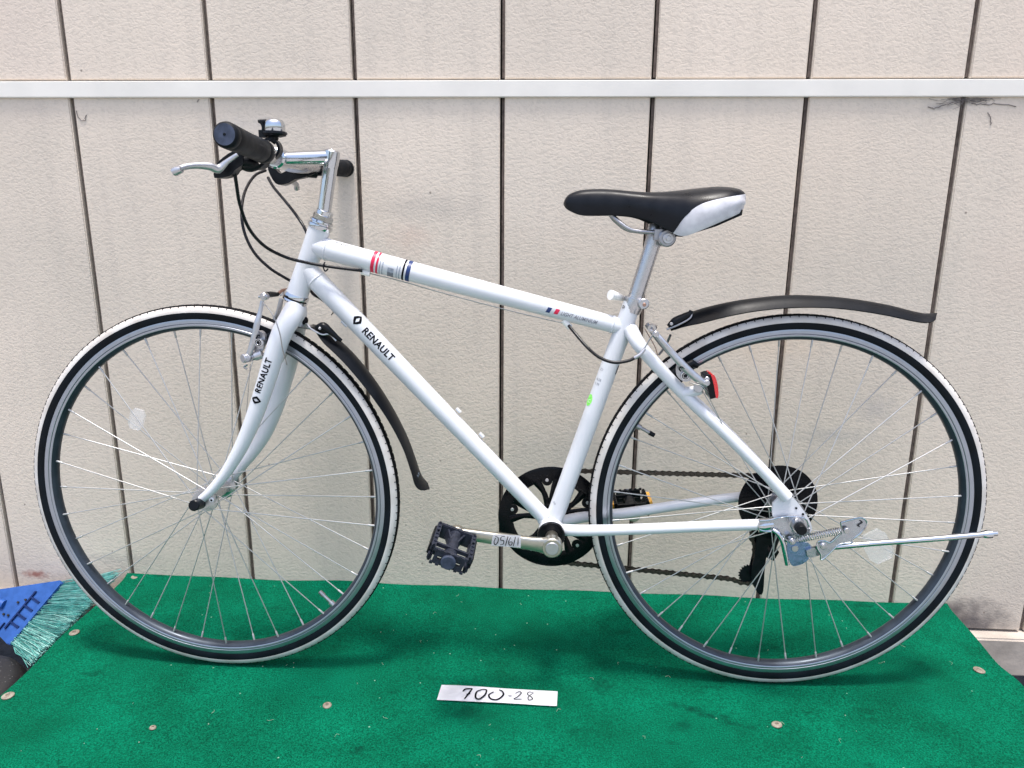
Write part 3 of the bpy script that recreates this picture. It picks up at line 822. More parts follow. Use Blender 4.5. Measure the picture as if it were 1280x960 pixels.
# dropouts
do = [(-0.03975, -0.06400, 0.36988), (-0.02434, -0.06400, 0.38711), (-0.00549, -0.06400, 0.37927), (0.00459, -0.06400, 0.36836), (0.01496, -0.06400, 0.35462), (0.02579, -0.06400, 0.33658), (0.02766, -0.06400, 0.32386), (0.01972, -0.06400, 0.31791), (-0.00640, -0.06400, 0.31710), (-0.02501, -0.06400, 0.33503), (-0.03797, -0.06400, 0.34881)]
plate('dropout', do, 0.005, 'paint', frame, 0.001, 3)
plate('dropout', [(p[0], 0.060, p[2]) for p in do], 0.005, 'paint', frame, 0.001, 3)
for q in ((995.5,635.5),(1004,642.5)): pass
bm = bmesh.new(); disc_cyl(bm, (-0.00134, -0.06550, 0.36388), (0, 1, 0), 0.0019, 0.002, 12); disc_cyl(bm, (0.01064, -0.06550, 0.35370), (0, 1, 0), 0.0019, 0.002, 12); link('eyelet', bm, 'black', frame)
# cable stops
for p, s in (((-0.72207, -0.00400, 0.73581), 0.0048), ((-0.38515, -0.00400, 0.65537), 0.0052), ((-0.76055, -0.00400, 0.65069), 0.004), ((-0.56848, 0.00000, 0.50140), 0.003), ((-0.52813, 0.00000, 0.45771), 0.003)):
    bm = bmesh.new(); q = V(p); d = tt if p[2] > 0.70 and q.x > -0.76 else dt
    add_tube(bm, [q - d * s * 1.6, q + d * s * 1.6], s, 14); link('cable_stop', bm, 'white_plastic' if s > .0045 else 'paint', frame)

# ---- decals on tubes
def frame_on(p0, p1):
    p0, p1 = V(p0), V(p1); e = (p1 - p0).normalized()
    n = Vector((0, -1, 0)); n = (n - e * n.dot(e)).normalized()
    m = n.cross(e)
    return p0, e, n, m
def wrap(bm, p0, p1, r0, r1, lift=0.0004):
    """Vertices (a, b, 0): a metres along from p0, b metres round the tube (0 faces the viewer's side)."""
    P, e, n, m = frame_on(p0, p1); Lg = (V(p1) - V(p0)).length
    for v_ in bm.verts:
        a, b, h = v_.co
        r = r0 + (r1 - r0) * a / Lg
        th = b / r
        v_.co = P + e * a + (n * math.cos(th) + m * math.sin(th)) * (r + lift + h)
def band(name, p0, p1, r0, r1, a0, a1, b0, b1, mat, parent, skew=0.0, lift=0.0004):
    bm = bmesh.new(); N = 14
    rows = []
    for j in range(N + 1):
        b = b0 + (b1 - b0) * j / N
        sh = skew * (b - (b0 + b1) / 2)
        rows.append([bm.verts.new((a0 + sh, b, 0)), bm.verts.new((a1 + sh, b, 0))])
    for j in range(N): bm.faces.new((rows[j][0], rows[j][1], rows[j + 1][1], rows[j + 1][0]))
    wrap(bm, p0, p1, r0, r1, lift)
    return link(name, bm, mat, parent)
def text_bm(s, length, height, shear=0.0, bold=0.0):
    cu = bpy.data.curves.new('text', 'FONT'); cu.body = s; cu.size = 1.0; cu.shear = shear; cu.offset = bold; cu.resolution_u = 4
    cu.space_character = 1.05
    o = bpy.data.objects.new('text', cu); col.objects.link(o)
    bpy.context.view_layer.update()
    dg = bpy.context.evaluated_depsgraph_get()
    me = bpy.data.meshes.new_from_object(o.evaluated_get(dg))
    bm = bmesh.new(); bm.from_mesh(me)
    bpy.data.objects.remove(o); bpy.data.meshes.remove(me); bpy.data.curves.remove(cu)
    xs = [v_.co.x for v_ in bm.verts]; ys = [v_.co.y for v_ in bm.verts]
    x0, x1, y0, y1 = min(xs), max(xs), min(ys), max(ys)
    for v_ in bm.verts:
        v_.co.x = (v_.co.x - x0) / (x1 - x0) * length
        v_.co.y = ((v_.co.y - y0) / (y1 - y0) - 0.5) * height
        v_.co.z = 0
    bmesh.ops.triangulate(bm, faces=bm.faces)
    for _ in range(2):
        ed = [e for e in bm.edges if e.calc_length() > 0.003]
        if ed: bmesh.ops.subdivide_edges(bm, edges=ed, cuts=1); bmesh.ops.triangulate(bm, faces=bm.faces)
    return bm
def diamond_bm(w, h):
    bm = bmesh.new()
    out = [(0, h), (w * .60, h * .52), (w, 0), (w * .60, -h * .52), (0, -h), (-w * .60, -h * .52), (-w, 0), (-w * .60, h * .52)]
    inn = [(0, h * .56), (w * .19, h * .28), (w * .38, 0), (w * .19, -h * .28), (0, -h * .56), (-w * .19, -h * .28), (-w * .38, 0), (-w * .19, h * .28)]
    a = [bm.verts.new((x, y, 0)) for x, y in out]; b = [bm.verts.new((x, y, 0)) for x, y in inn]
    for i in range(8): bm.faces.new((a[i], a[(i + 1) % 8], b[(i + 1) % 8], b[i]))
    return bm
def along(p, p0, p1):
    P, e, n, m = frame_on(p0, p1)
    d = V(p) - P
    return d.dot(e), d.dot(m)
def put(bm, a, b, rot=0.0):
    bmesh.ops.rotate(bm, verts=bm.verts, cent=(0, 0, 0), matrix=Matrix.Rotation(rot, 3, 'Z'))
    bmesh.ops.translate(bm, verts=bm.verts, vec=(a, b, 0))

# sign check: b positive must be "up" for a tube running left to right
DTr = (0.0178, 0.0136)
a0, b0 = along((-0.72426, -0.01600, 0.64272), DT0, DT1); a1, b1 = along((-0.67745, -0.01600, 0.59172), DT0, DT1)
bm = text_bm('RENAULT', (a1 - a0), 0.0125, 0, 0.03); put(bm, a0, (b0 + b1) / 2); wrap(bm, DT0, DT1, *DTr); link('lettering', bm, 'ink', frame)
a_, b_ = along((-0.73525, -0.01600, 0.65806), DT0, DT1)
bm = diamond_bm(0.0082, 0.0102); put(bm, a_, b_); wrap(bm, DT0, DT1, *DTr); link('emblem', bm, 'ink', frame)
TTr = (0.0182, 0.0142)
def ttx(px, py): return along(L0[(px, py)], TT0, TT1)[0]
stripe_px = [((-0.70972, -0.01600, 0.75367), (-0.70417, -0.01600, 0.75244), 'ink_red'), ((-0.70098, -0.01600, 0.75247), (-0.69783, -0.01600, 0.75121), 'ink_red'),
             ((-0.69490, -0.01600, 0.75125), (-0.69357, -0.01600, 0.75126), 'ink_pale'), ((-0.69069, -0.01600, 0.75000), (-0.68909, -0.01600, 0.75002), 'ink_pale'),
             ((-0.66694, -0.01600, 0.74378), (-0.66561, -0.01600, 0.74380), 'ink_pale'), ((-0.66298, -0.01600, 0.74253), (-0.66139, -0.01600, 0.74255), 'ink_pale'),
             ((-0.65797, -0.01600, 0.74129), (-0.65507, -0.01600, 0.74002), 'ink'), ((-0.65175, -0.01600, 0.74006), (-0.64557, -0.01600, 0.73753), 'ink_navy')]
for p, q, m_ in stripe_px:
    a0 = along(p, TT0, TT1)[0]; a1 = along(q, TT0, TT1)[0]
    full = m_ in ('ink_red', 'ink_navy', 'ink')
    band('stripe', TT0, TT1, *TTr, a0, a1, -0.024 if full else -0.020, 0.030 if full else 0.006, m_, frame)
a0 = along((-0.68149, -0.01600, 0.74621), TT0, TT1)[0]; a1 = along((-0.67159, -0.01600, 0.74372), TT0, TT1)[0]
band('stripe', TT0, TT1, *TTr, a0, a1, -0.021, -0.009, 'ink_grey', frame)
band('stripe', TT0, TT1, *TTr, a0, a1, -0.009, -0.001, 'ink_pale', frame, lift=0.00035)
for p, q, m_ in (((-0.41900, -0.01400, 0.68007), (-0.41237, -0.01400, 0.67884), 'ink_navy'), ((-0.40575, -0.01400, 0.67762), (-0.39912, -0.01400, 0.67640), 'ink_red')):
    a0 = along(p, TT0, TT1)[0]; a1, b1 = along(q, TT0, TT1)
    band('flag_bar', TT0, TT1, *TTr, a0, a1, b1 - 0.0048, b1 + 0.0042, m_, frame, skew=0.30)
a0, b0 = along((-0.39575, -0.01400, 0.67314), TT0, TT1); a1, b1 = along((-0.33476, -0.01400, 0.66083), TT0, TT1)
bm = text_bm('LIGHT ALUMINIUM', a1 - a0, 0.0066, 0.3, 0.012); put(bm, a0, (b0 + b1) / 2); wrap(bm, TT0, TT1, *TTr); link('lettering', bm, 'ink_grey', frame)
# scribble near the head tube and small labels down the seat tube
a0, b0 = along((-0.77059, -0.01200, 0.77878), TT0, TT1)
bm = bmesh.new()
for k, (x, y) in enumerate(((0, 0), (0.006, -0.001), (0.010, 0.0005), (0.016, 0.0))):
    stroke_mesh(bm, [[(a0 + x, 0.0165 + y, 0), (a0 + x + 0.002, 0.020 + y, 0), (a0 + x + 0.005, 0.0175 + y, 0)]], 0.0004, Vector((0, 0, 1)))
wrap(bm, TT0, TT1, *TTr); link('lettering', bm, 'ink', frame)
STr = (0.0152, 0.0158)
def st_at(p): return along(p, ST0, BB)
a0, b0 = st_at((-0.33078, -0.01500, 0.58231))
for s, dy, ln, ht, m_ in (('CCV', 0, 0.007, 0.0045, 'ink_grey'), ('40 DB', 0.018, 0.010, 0.0045, 'ink_grey'), ('5 99', 0.026, 0.009, 0.0045, 'ink_grey')):
    bm = text_bm(s, ln, ht); put(bm, a0 + dy, b0 + 0.001, R(90)); 
    wrap(bm, ST0, BB, *STr); link('lettering', bm, m_, frame)
a0, b0 = st_at((-0.34501, -0.01500, 0.52691))
bm = bmesh.new(); rg = []
for rr in (0.0002, 0.002, 0.0035, 0.005, 0.0068): rg.append([bm.verts.new((math.cos(a) * rr * 1.55, math.sin(a) * rr, 0)) for a in [2 * math.pi * k / 28 for k in range(28)]])
for q1, q2 in zip(rg, rg[1:]):
    for k in range(28): bm.faces.new((q1[k], q1[(k + 1) % 28], q2[(k + 1) % 28], q2[k]))
put(bm, a0, b0 - 0.002); wrap(bm, ST0, BB, *STr); stk = link('round_sticker', bm, 'ink_green', frame)
bm = text_bm('C', 0.0045, 0.006); put(bm, a0 + 0.001, b0 - 0.003, R(90)); wrap(bm, ST0, BB, *STr, 0.0008); link('lettering', bm, 'decal_white', frame)
a0, b0 = st_at((-0.30501, -0.01000, 0.58183)); band('barcode_label', ST0, BB, *STr, a0 - 0.008, a0 + 0.008, 0.0135, 0.0165, 'ink', frame)
a0, b0 = st_at((-0.40183, -0.01500, 0.34298)); bm = text_bm('00', 0.006, 0.004); put(bm, a0, b0, R(60)); wrap(bm, ST0, BB, *STr); link('lettering', bm, 'ink_grey', frame)
a0, b0 = st_at((-0.37283, -0.01200, 0.35746)); bm = text_bm('MPA0147', 0.032, 0.0045); put(bm, a0 - 0.02, 0.0175, 0); wrap(bm, ST0, BB, *STr); link('lettering', bm, 'ink_grey', frame)
a0, b0 = st_at((-0.29081, -0.01200, 0.68310)); bm = text_bm('D', 0.0045, 0.005, 0, 0.03); put(bm, a0 - 0.002, b0 - 0.006, R(90)); wrap(bm, ST0, BB, *STr, 0.0012); link('lettering', bm, 'ink', frame)

# ---- headset, stem, quill
hu = (HT0 - HT1).normalized()
bm = bmesh.new()
add_revolve(bm, HT0, hu, [(0, -.002), (0.0195, -0.001), (0.0205, 0.003), (0.0200, 0.006), (0.0170, 0.007), (0.0170, 0.009), (0.0195, 0.010), (0.0190, 0.013), (0.0150, 0.014)], 32)
add_revolve(bm, HT0 + hu * 0.014, hu, [(0.0172, 0), (0.0172, 0.0075), (0.0150, 0.009), (0, 0.009)], 6)
add_revolve(bm, HT0 + hu * 0.0225, hu, [(0.0140, 0), (0.0140, 0.0065), (0.0120, 0.008), (0, 0.008)], 20)
link('headset', bm, 'chrome', bike)
bm = bmesh.new()
add_revolve(bm, HT1, -hu, [(0, -.001), (0.0200, -0.001), (0.0212, 0.002), (0.0212, 0.006), (0.0180, 0.0065), (0.0180, 0.0085), (0.0205, 0.009), (0.0215, 0.012), (0.0200, 0.0145), (0, 0.0145)], 36, mis=[0, 0, 0, 1, 1, 0, 0, 0, 0])
link('headset', bm, ['chrome', 'black'], bike)
Q0 = HT0 + hu * 0.02
QT = V((-0.77262, 0.00000, 0.92006)); CL = V((-0.86046, 0.00000, 0.91771))
bm = bmesh.new()
qd = (QT - Q0).normalized()
path = [Q0, Q0.lerp(QT, .5), QT - qd * 0.012]
add_tube(bm, path, [0.0112, 0.0112, 0.0116], 28)
stem = link('stem', bm, 'chrome', bike)
bm = bmesh.new()
ed_ = (CL - QT).normalized()
add_tube(bm, [QT, QT + ed_ * .006, QT.lerp(CL, .3), QT.lerp(CL, .6), CL - ed_ * 0.012], [0.0124, 0.0123, 0.0118, 0.0112, 0.0104], 26)
link('stem_extension', bm, 'chrome', stem)
bm = bmesh.new(); add_revolve(bm, QT - qd * 0.020, qd, [(0.0112, 0), (0.0124, 0.010), (0.0128, 0.020), (0.0126, 0.0295), (0.0108, 0.0315), (0, 0.0317)], 30)
link('stem_elbow', bm, 'chrome', stem)
bm = bmesh.new(); disc_cyl(bm, CL + Vector((0, -0.019, 0)), (0, 1, 0), 0.0168, 0.038, 30, 0.003); link('bar_clamp', bm, 'chrome', stem)

# ---- handlebar
GE = V((-0.82304, -0.28500, 0.92235)); GI = V((-0.82144, -0.16000, 0.91277)); FE = V((-0.82459, 0.28500, 0.92406)); FI = V((-0.84898, 0.16500, 0.91785))
bar_pts = [GE + (GI - GE) * .05, GI, (GI + (CL - GI) * .35), (CL + Vector((0, -0.05, 0))), CL, CL + Vector((0, 0.05, 0)), FI + (CL - FI) * .35, FI, FE + (FI - FE) * .05]
bar = tube('handlebar', bar_pts, 0.0112, 'alloy', bike, seg=20, n=6)
for A_, B_, nm in ((GE, GI, 1), (FE, FI, 2)):
    d = (B_ - A_); Lg = d.length; d.normalize()
    bm = bmesh.new()
    prof = [(0, -0.001), (0.0135, -0.001), (0.0158, 0.001), (0.0166, 0.004), (0.0166, 0.010), (0.0160, 0.0115), (0.0160, 0.0135), (0.0166, 0.0150),
            (0.0162, 0.03), (0.0158, 0.06), (0.0160, Lg * .72), (0.0163, Lg - .018), (0.0153, Lg - .0165), (0.0153, Lg - .0145), (0.0163, Lg - .013), (0.0160, Lg - .002), (0.0145, Lg), (0.011, Lg)]
    add_revolve(bm, A_, d, prof, 36, mis=[1] + [0] * 20)
    gr = link('grip', bm, ['grip', 'grip_end'], bar)
    bm = bmesh.new(); disc_cyl(bm, A_ - d * 0.0014, d, 0.0019, 0.001, 12); link('vent_hole', bm, 'black', bar)

# ---- bell
bp = V((-0.82124, -0.13500, 0.92011)); bt = V((-0.81637, -0.13500, 0.94212))
bu = Vector((0.04, -0.05, 1)).normalized()
bell = bmesh.new()
bt = V((-0.81440, -0.13500, 0.93610))
add_revolve(bell, bt, bu, [(0, 0), (0.0085, 0), (0.0155, 0.002), (0.0172, 0.005), (0.0165, 0.0075), (0, 0.0075)], 30)
add_revolve(bell, bp - Vector((0, 0.006, 0)), (0, 1, 0), [(0.0113, 0), (0.0150, 0), (0.0150, 0.013), (0.0113, 0.013)], 24, closed=True)
add_tube(bell, [bp + bu * 0.010, bt + bu * 0.002], 0.0065, 14)
add_box(bell, bt + Vector((-0.016, -0.002, 0.004)), (0.010, 0.012, 0.010))
bell = link('bell', bell, 'black', bike)
bm = bmesh.new()
add_revolve(bm, bt + bu * 0.0078, bu, [(0, 0), (0.0143, 0), (0.0147, 0.001), (0.0144, 0.0090), (0.0136, 0.0128), (0.0108, 0.0160), (0.0060, 0.0176), (0, 0.0180)], 36)
link('bell_dome', bm, 'chrome', bell)
bm = bmesh.new(); hp = bt + Vector((-0.0150, -0.006, 0.0095))
add_tube(bm, spline([hp - Vector((0, 0, .004)), hp + Vector((0.001, 0, .003)), hp + Vector((-0.001, 0.0, .009)), hp + Vector((-0.005, 0, .0115))], 4), [0.0026] * 13, 10)
add_tube(bm, [hp + Vector((0.010, 0, .011)), hp + Vector((-0.006, 0, .0115))], [0.0035, 0.0022], 10)
link('striker', bm, 'black', bell)

# ---- brake levers
def lever(side):
    if side == 0:
        bl = bmesh.new()
        c = V((-0.83421, -0.15500, 0.90610))
        add_revolve(bl, c - Vector((0, 0.008, 0)), (GI - GE).normalized(), [(0.0112, 0), (0.0160, 0), (0.0160, 0.016), (0.0112, 0.016)], 22, closed=True)
        # shift pod hanging under the bar
        add_tube(bl, spline([(-0.83269, -0.16000, 0.89914), (-0.84252, -0.16500, 0.89434), (-0.85075, -0.17000, 0.89498)], 4), lerp_list([0.010, 0.0095, 0.007], 9), 12)
        ln = link('brake_lever', bl, 'black', bike)
        body = [(-0.88468, -0.18500, 0.88719), (-0.88183, -0.18500, 0.89468), (-0.86856, -0.18500, 0.90539), (-0.85797, -0.18500, 0.91128), (-0.84771, -0.18500, 0.91291), (-0.84381, -0.18500, 0.90447), (-0.84328, -0.18500, 0.89597), (-0.84931, -0.18500, 0.89061), (-0.85641, -0.18500, 0.88629), (-0.86377, -0.18500, 0.87875), (-0.88557, -0.18500, 0.87592)]
        plate('lever_housing', body, 0.020, 'black', ln, 0.003, 2)
        bm = bmesh.new(); add_tube(bm, spline([(-0.84828, -0.17800, 0.89865), (-0.84021, -0.17000, 0.89828), (-0.83673, -0.16200, 0.89569)], 4), 0.0075, 12); link('lever_bracket', bm, 'black', ln)
        bm = bmesh.new()
        pts = [(-0.84659, -0.19400, 0.90680), (-0.86097, -0.19600, 0.89709), (-0.87313, -0.19800, 0.88737), (-0.88200, -0.20500, 0.88994), (-0.89278, -0.21500, 0.89015), (-0.90296, -0.22600, 0.88821), (-0.90968, -0.23500, 0.88442)]
        add_tube(bm, spline(pts, 5), lerp_list([0.0028, 0.0036, 0.0062, 0.0056, 0.0045, 0.0042, 0.0044], 31), 14, flat=((0.3, 1, 0), 0.7))
        q = V((-0.91157, -0.23700, 0.88222)); add_tube(bm, [q + Vector((0.006, 0, 0.0015)), q - Vector((0.002, 0, 0.001)), q - Vector((0.0055, 0, 0.0025))], [0.0046, 0.0060, 0.0052], 12)
        link('lever_blade', bm, 'alloy_light', ln)
    else:
        bl = bmesh.new()
        c = V((-0.85899, 0.14500, 0.91696))
        add_revolve(bl, c, (0, 1, 0), [(0.0112, 0), (0.0160, 0), (0.0160, 0.016), (0.0112, 0.016)], 22, closed=True)
        add_tube(bl, spline([(-0.84949, 0.16500, 0.90716), (-0.86564, 0.15500, 0.90921), (-0.87847, 0.14500, 0.91264)], 4), lerp_list([0.010, 0.011, 0.008], 9), 12)
        ln = link('brake_lever', bl, 'black', bike)
        body = [(-0.93413, 0.14500, 0.92494), (-0.92391, 0.14500, 0.92219), (-0.91865, 0.14500, 0.91098), (-0.91014, 0.14500, 0.90400), (-0.89635, 0.14500, 0.91112), (-0.87839, 0.14500, 0.91404), (-0.86387, 0.14500, 0.90851), (-0.86289, 0.14500, 0.89866), (-0.88392, 0.14500, 0.89429), (-0.89772, 0.14500, 0.88712), (-0.91579, 0.14500, 0.88415), (-0.92572, 0.14500, 0.89259), (-0.93353, 0.14500, 0.91089)]
        plate('lever_housing', body, 0.018, 'black', ln, 0.003, 2)
        bm = bmesh.new()
        pts = [(-0.93726, 0.16500, 0.92515), (-0.93700, 0.17000, 0.91126), (-0.93118, 0.18000, 0.89318), (-0.91969, 0.19000, 0.88946), (-0.91068, 0.20000, 0.89302), (-0.90673, 0.21500, 0.88944), (-0.90905, 0.22500, 0.88096)]
        add_tube(bm, spline(pts, 5), lerp_list([0.003, 0.004, 0.0035, 0.0055, 0.005, 0.005, 0.0056], 31), 14)
        link('lever_blade', bm, 'alloy_light', ln)
        bm = bmesh.new(); plate('clamp_shroud', [(-0.90386, 0.10000, 0.92679), (-0.86249, 0.10000, 0.92432), (-0.85154, 0.10000, 0.91491), (-0.84344, 0.10000, 0.90546), (-0.86366, 0.10000, 0.90261), (-0.89208, 0.10000, 0.90787)], 0.02, 'alloy_dull', ln, 0.003, 2)
lever(0); lever(1)

# ---- cables
cab = tube('cable', [(-0.86023, -0.17600, 0.88691), (-0.86335, -0.16500, 0.86909), (-0.87066, -0.14000, 0.84099), (-0.87210, -0.11000, 0.80769), (-0.86400, -0.07500, 0.78068), (-0.84269, -0.04500, 0.76239), (-0.81410, -0.03000, 0.75309), (-0.77972, -0.02200, 0.74662), (-0.72583, -0.01000, 0.73942)], 0.0026, 'cable', bike, seg=10, n=8)
tube('cable', [(-0.72422, -0.00600, 0.73723), (-0.66410, -0.00600, 0.72348), (-0.58395, -0.00600, 0.70203), (-0.47690, -0.00600, 0.67562), (-0.39123, -0.00600, 0.65688)], 0.0009, 'wire', bike, seg=6, n=4)
tube('cable', [(-0.38187, -0.00800, 0.65327), (-0.37008, -0.02200, 0.64075), (-0.35204, -0.04000, 0.62265), (-0.33274, -0.05000, 0.60825), (-0.30979, -0.05600, 0.60123), (-0.28685, -0.05600, 0.60428), (-0.27409, -0.05400, 0.61004)], 0.0027, 'cable', bike, seg=10, n=8)
tube('brake_noodle', [(-0.27659, -0.05400, 0.60869), (-0.26791, -0.05400, 0.61472), (-0.26042, -0.05200, 0.62364)], [0.0034, 0.0030, 0.0024], 'alloy_light', bike, seg=10)
tube('cable', [(-0.26656, -0.05300, 0.61588), (-0.25933, -0.05200, 0.62757), (-0.25233, -0.05200, 0.64066), (-0.24517, -0.05200, 0.64983)], 0.0011, 'wire', bike, seg=6)
tube('cable', [(-0.92856, 0.12000, 0.90772), (-0.93778, 0.09000, 0.89603), (-0.93633, 0.04000, 0.86657), (-0.92760, 0.00000, 0.83149), (-0.92040, -0.01000, 0.79789), (-0.90632, -0.01000, 0.76678), (-0.88409, -0.00500, 0.74178), (-0.86277, 0.00500, 0.72542), (-0.85265, 0.01800, 0.71651)], 0.0025, 'cable', bike, seg=10, n=8)
tube('cable', [(-0.92874, 0.13000, 0.89588), (-0.91201, 0.11000, 0.87816), (-0.88093, 0.08000, 0.85243), (-0.85374, 0.05500, 0.82771), (-0.83460, 0.04000, 0.80363), (-0.82514, 0.03200, 0.77430), (-0.82932, 0.03000, 0.73370), (-0.82546, 0.02600, 0.70120), (-0.80416, 0.01400, 0.68891), (-0.78434, 0.00600, 0.67638), (-0.76548, 0.00000, 0.65829)], 0.0026, 'cable', bike, seg=10, n=8)
bm = bmesh.new(); add_tube(bm, spline([(-0.78414, -0.02400, 0.75316), (-0.78525, -0.03000, 0.74698), (-0.78352, -0.02600, 0.73900), (-0.78050, -0.02000, 0.74260)], 5), 0.0012, 6); add_tube(bm, spline([(-0.78153, 0.00000, 0.66893), (-0.77748, -0.00400, 0.67217), (-0.77385, -0.00800, 0.68211)], 4), 0.0009, 6); add_tube(bm, spline([(-0.77872, 0.00000, 0.67034), (-0.78332, -0.00400, 0.66394)], 4), 0.0009, 6)
link('cable_tie', bm, 'black', bike)

# ---- seat post, clamp, saddle
SP0 = V((-0.27650, 0.00000, 0.68597)); SP1 = V((-0.24657, 0.00000, 0.79700)); 
post = tube2('seat_post', SP0, SP1, 0.0129, 0.0129, bike, 'alloy')
sd_ = (SP1 - SP0).normalized()
bm = bmesh.new(); add_tube(bm, [SP1 - sd_ * .012, SP1 + sd_ * .004, V((-0.24619, 0.00000, 0.81480)), V((-0.24652, 0.00000, 0.82113))], [0.0135, 0.0135, 0.012, 0.009], 20); link('post_head', bm, 'alloy_light', post)
bm = bmesh.new(); add_tube(bm, [V((-0.27939, 0.00000, 0.67661)), V((-0.27536, 0.00000, 0.68997)), V((-0.27246, 0.00000, 0.69862))], [0.0155, 0.0170, 0.0168], 28); add_revolve(bm, V((-0.27376, 0.00000, 0.69529)), sd_, [(0.0128, 0), (0.0182, 0), (0.0182, 0.0035), (0.0128, 0.0035)], 28, closed=True)
clamp = link('seat_clamp', bm, 'alloy', bike)
bm = bmesh.new(); add_tube(bm, [(-0.26613, -0.01900, 0.69601), (-0.26125, 0.01900, 0.69222)], 0.0042, 12); disc_cyl(bm, (-0.26103, -0.02100, 0.69238), (0, 1, 0), 0.0088, 0.012, 20); link('clamp_bolt', bm, 'alloy_light', clamp)
bm = bmesh.new(); disc_cyl(bm, (-0.26039, -0.02150, 0.69114), (0, 1, 0), 0.0032, 0.004, 10); link('bolt_head', bm, 'copper', clamp)
bm = bmesh.new(); add_tube(bm, spline([(-0.28384, 0.02200, 0.69563), (-0.29569, 0.01200, 0.69912), (-0.30511, -0.00200, 0.70297), (-0.31509, -0.01000, 0.70554)], 4), lerp_list([0.004, 0.0055, 0.007, 0.0085], 13), 14); link('quick_release_knob', bm, 'white_plastic', clamp)

# saddle: lofted shell, cut along the seam into black cover and white flanks
st = [((-0.39563, 0.00000, 0.85133), (-0.39529, -0.00400, 0.84996), 0.005), ((-0.39222, 0.00000, 0.85952), (-0.39213, -0.01200, 0.84477), 0.014), ((-0.38467, 0.00000, 0.86647), (-0.38443, -0.01600, 0.83976), 0.019), ((-0.36810, 0.00000, 0.87209), (-0.36655, -0.02000, 0.83325), 0.0225),
      ((-0.34377, 0.00000, 0.87401), (-0.34249, -0.02200, 0.83232), 0.0240), ((-0.31557, 0.00000, 0.87347), (-0.31472, -0.02300, 0.83281), 0.0255), ((-0.28606, 0.00000, 0.87095), (-0.28339, -0.02600, 0.83058), 0.029), ((-0.26302, 0.00000, 0.86964), (-0.25998, -0.03200, 0.82396), 0.036),
      ((-0.24012, 0.00000, 0.87031), (-0.23720, -0.04200, 0.81312), 0.047), ((-0.21986, 0.00000, 0.87195), (-0.21871, -0.05300, 0.80363), 0.058), ((-0.20221, 0.00000, 0.87406), (-0.20645, -0.06000, 0.80324), 0.066), ((-0.18209, 0.00000, 0.87644), (-0.18857, -0.06600, 0.81009), 0.071),
      ((-0.15947, 0.00000, 0.87858), (-0.16669, -0.06800, 0.81986), 0.073), ((-0.14053, 0.00000, 0.87847), (-0.14757, -0.06600, 0.82837), 0.071), ((-0.12523, 0.00000, 0.87611), (-0.13281, -0.05800, 0.83455), 0.063), ((-0.11733, 0.00000, 0.87160), (-0.12334, -0.04800, 0.83898), 0.053), ((-0.11294, 0.00000, 0.86359), (-0.11667, -0.03000, 0.84424), 0.040)]
rows = spline([(a[0], a[2], b[0], b[2], h) for a, b, h in st], 7)
secs = []
NS = 40
for (u0, zt, u1, zb, hw) in rows:
    h = zt - zb
    key = [(0.0, zt, u0), (0.30, zt - .015 * h, u0), (0.58, zt - .06 * h, u0), (0.80, zt - .16 * h, u0), (0.94, zt - .34 * h, (u0 + u1) / 2), (1.0, zt - .56 * h, (u0 + u1) / 2), (0.985, zt - .80 * h, u1), (0.93, zb + .02 * h, u1), (0.86, zb + .02 * h, u1), (0.5, zb + .32 * h, u1), (0, zb + .36 * h, u1)]
    half = spline(key, 4)
    ring = [(p[2], -p[0] * hw, p[1]) for p in half] + [(p[2], p[0] * hw, p[1]) for p in reversed(half[1:-1])]
    secs.append(ring)
seam = [(p[0], p[2]) for p in ((-0.23335, -0.05500, 0.79560), (-0.22477, -0.05800, 0.80907), (-0.21049, -0.06600, 0.83195), (-0.19063, -0.07000, 0.84860), (-0.16277, -0.07100, 0.85759), (-0.12453, -0.04500, 0.86478), (-0.10645, -0.04000, 0.86811))]
sm = spline(seam, 8)
def seam_z(u):
    if u <= sm[0][0]: return -1
    for a, b in zip(sm, sm[1:]):
        if a[0] <= u <= b[0]: return a[1] + (b[1] - a[1]) * (u - a[0]) / max(1e-9, b[0] - a[0])
    return sm[-1][1]
def clip(poly, keep):
    out = []
    for i in range(len(poly)):
        p, fp = poly[i]; q, fq = poly[(i + 1) % len(poly)]
        if (fp > 0) == keep: out.append(p)
        if (fp > 0) != (fq > 0):
            t = fp / (fp - fq); out.append(tuple(a + (b - a) * t for a, b in zip(p, q)))
    return out
bk, wh = bmesh.new(), bmesh.new()
nr = len(secs[0])
def sf(p):
    f = seam_z(p[0]) - p[2]
    return max(-0.01, min(0.01, f)) or 1e-9
tris = []
for i in range(len(secs) - 1):
    for k in range(nr):
        a, b, c, d = secs[i][k], secs[i][(k + 1) % nr], secs[i + 1][(k + 1) % nr], secs[i + 1][k]
        tris += [(a, b, c), (a, c, d)]
for ring in (secs[0], secs[-1]):
    cx = tuple(sum(p[j] for p in ring) / nr for j in range(3))
    for k in range(nr): tris.append((ring[k], ring[(k + 1) % nr], cx))
for t in tris:
    pl = [(p, sf(p)) for p in t]
    for keep, b_ in ((True, wh), (False, bk)):
        q = clip(pl, keep)
        if len(q) >= 3:
            try: b_.faces.new([b_.verts.new(x) for x in q])
            except ValueError: pass
for b_ in (bk, wh): bmesh.ops.remove_doubles(b_, verts=b_.verts, dist=0.00002)
saddle = link('saddle', bk, 'vinyl', bike, angle=70)
link('saddle_flank', wh, 'vinyl_white', saddle, angle=70)
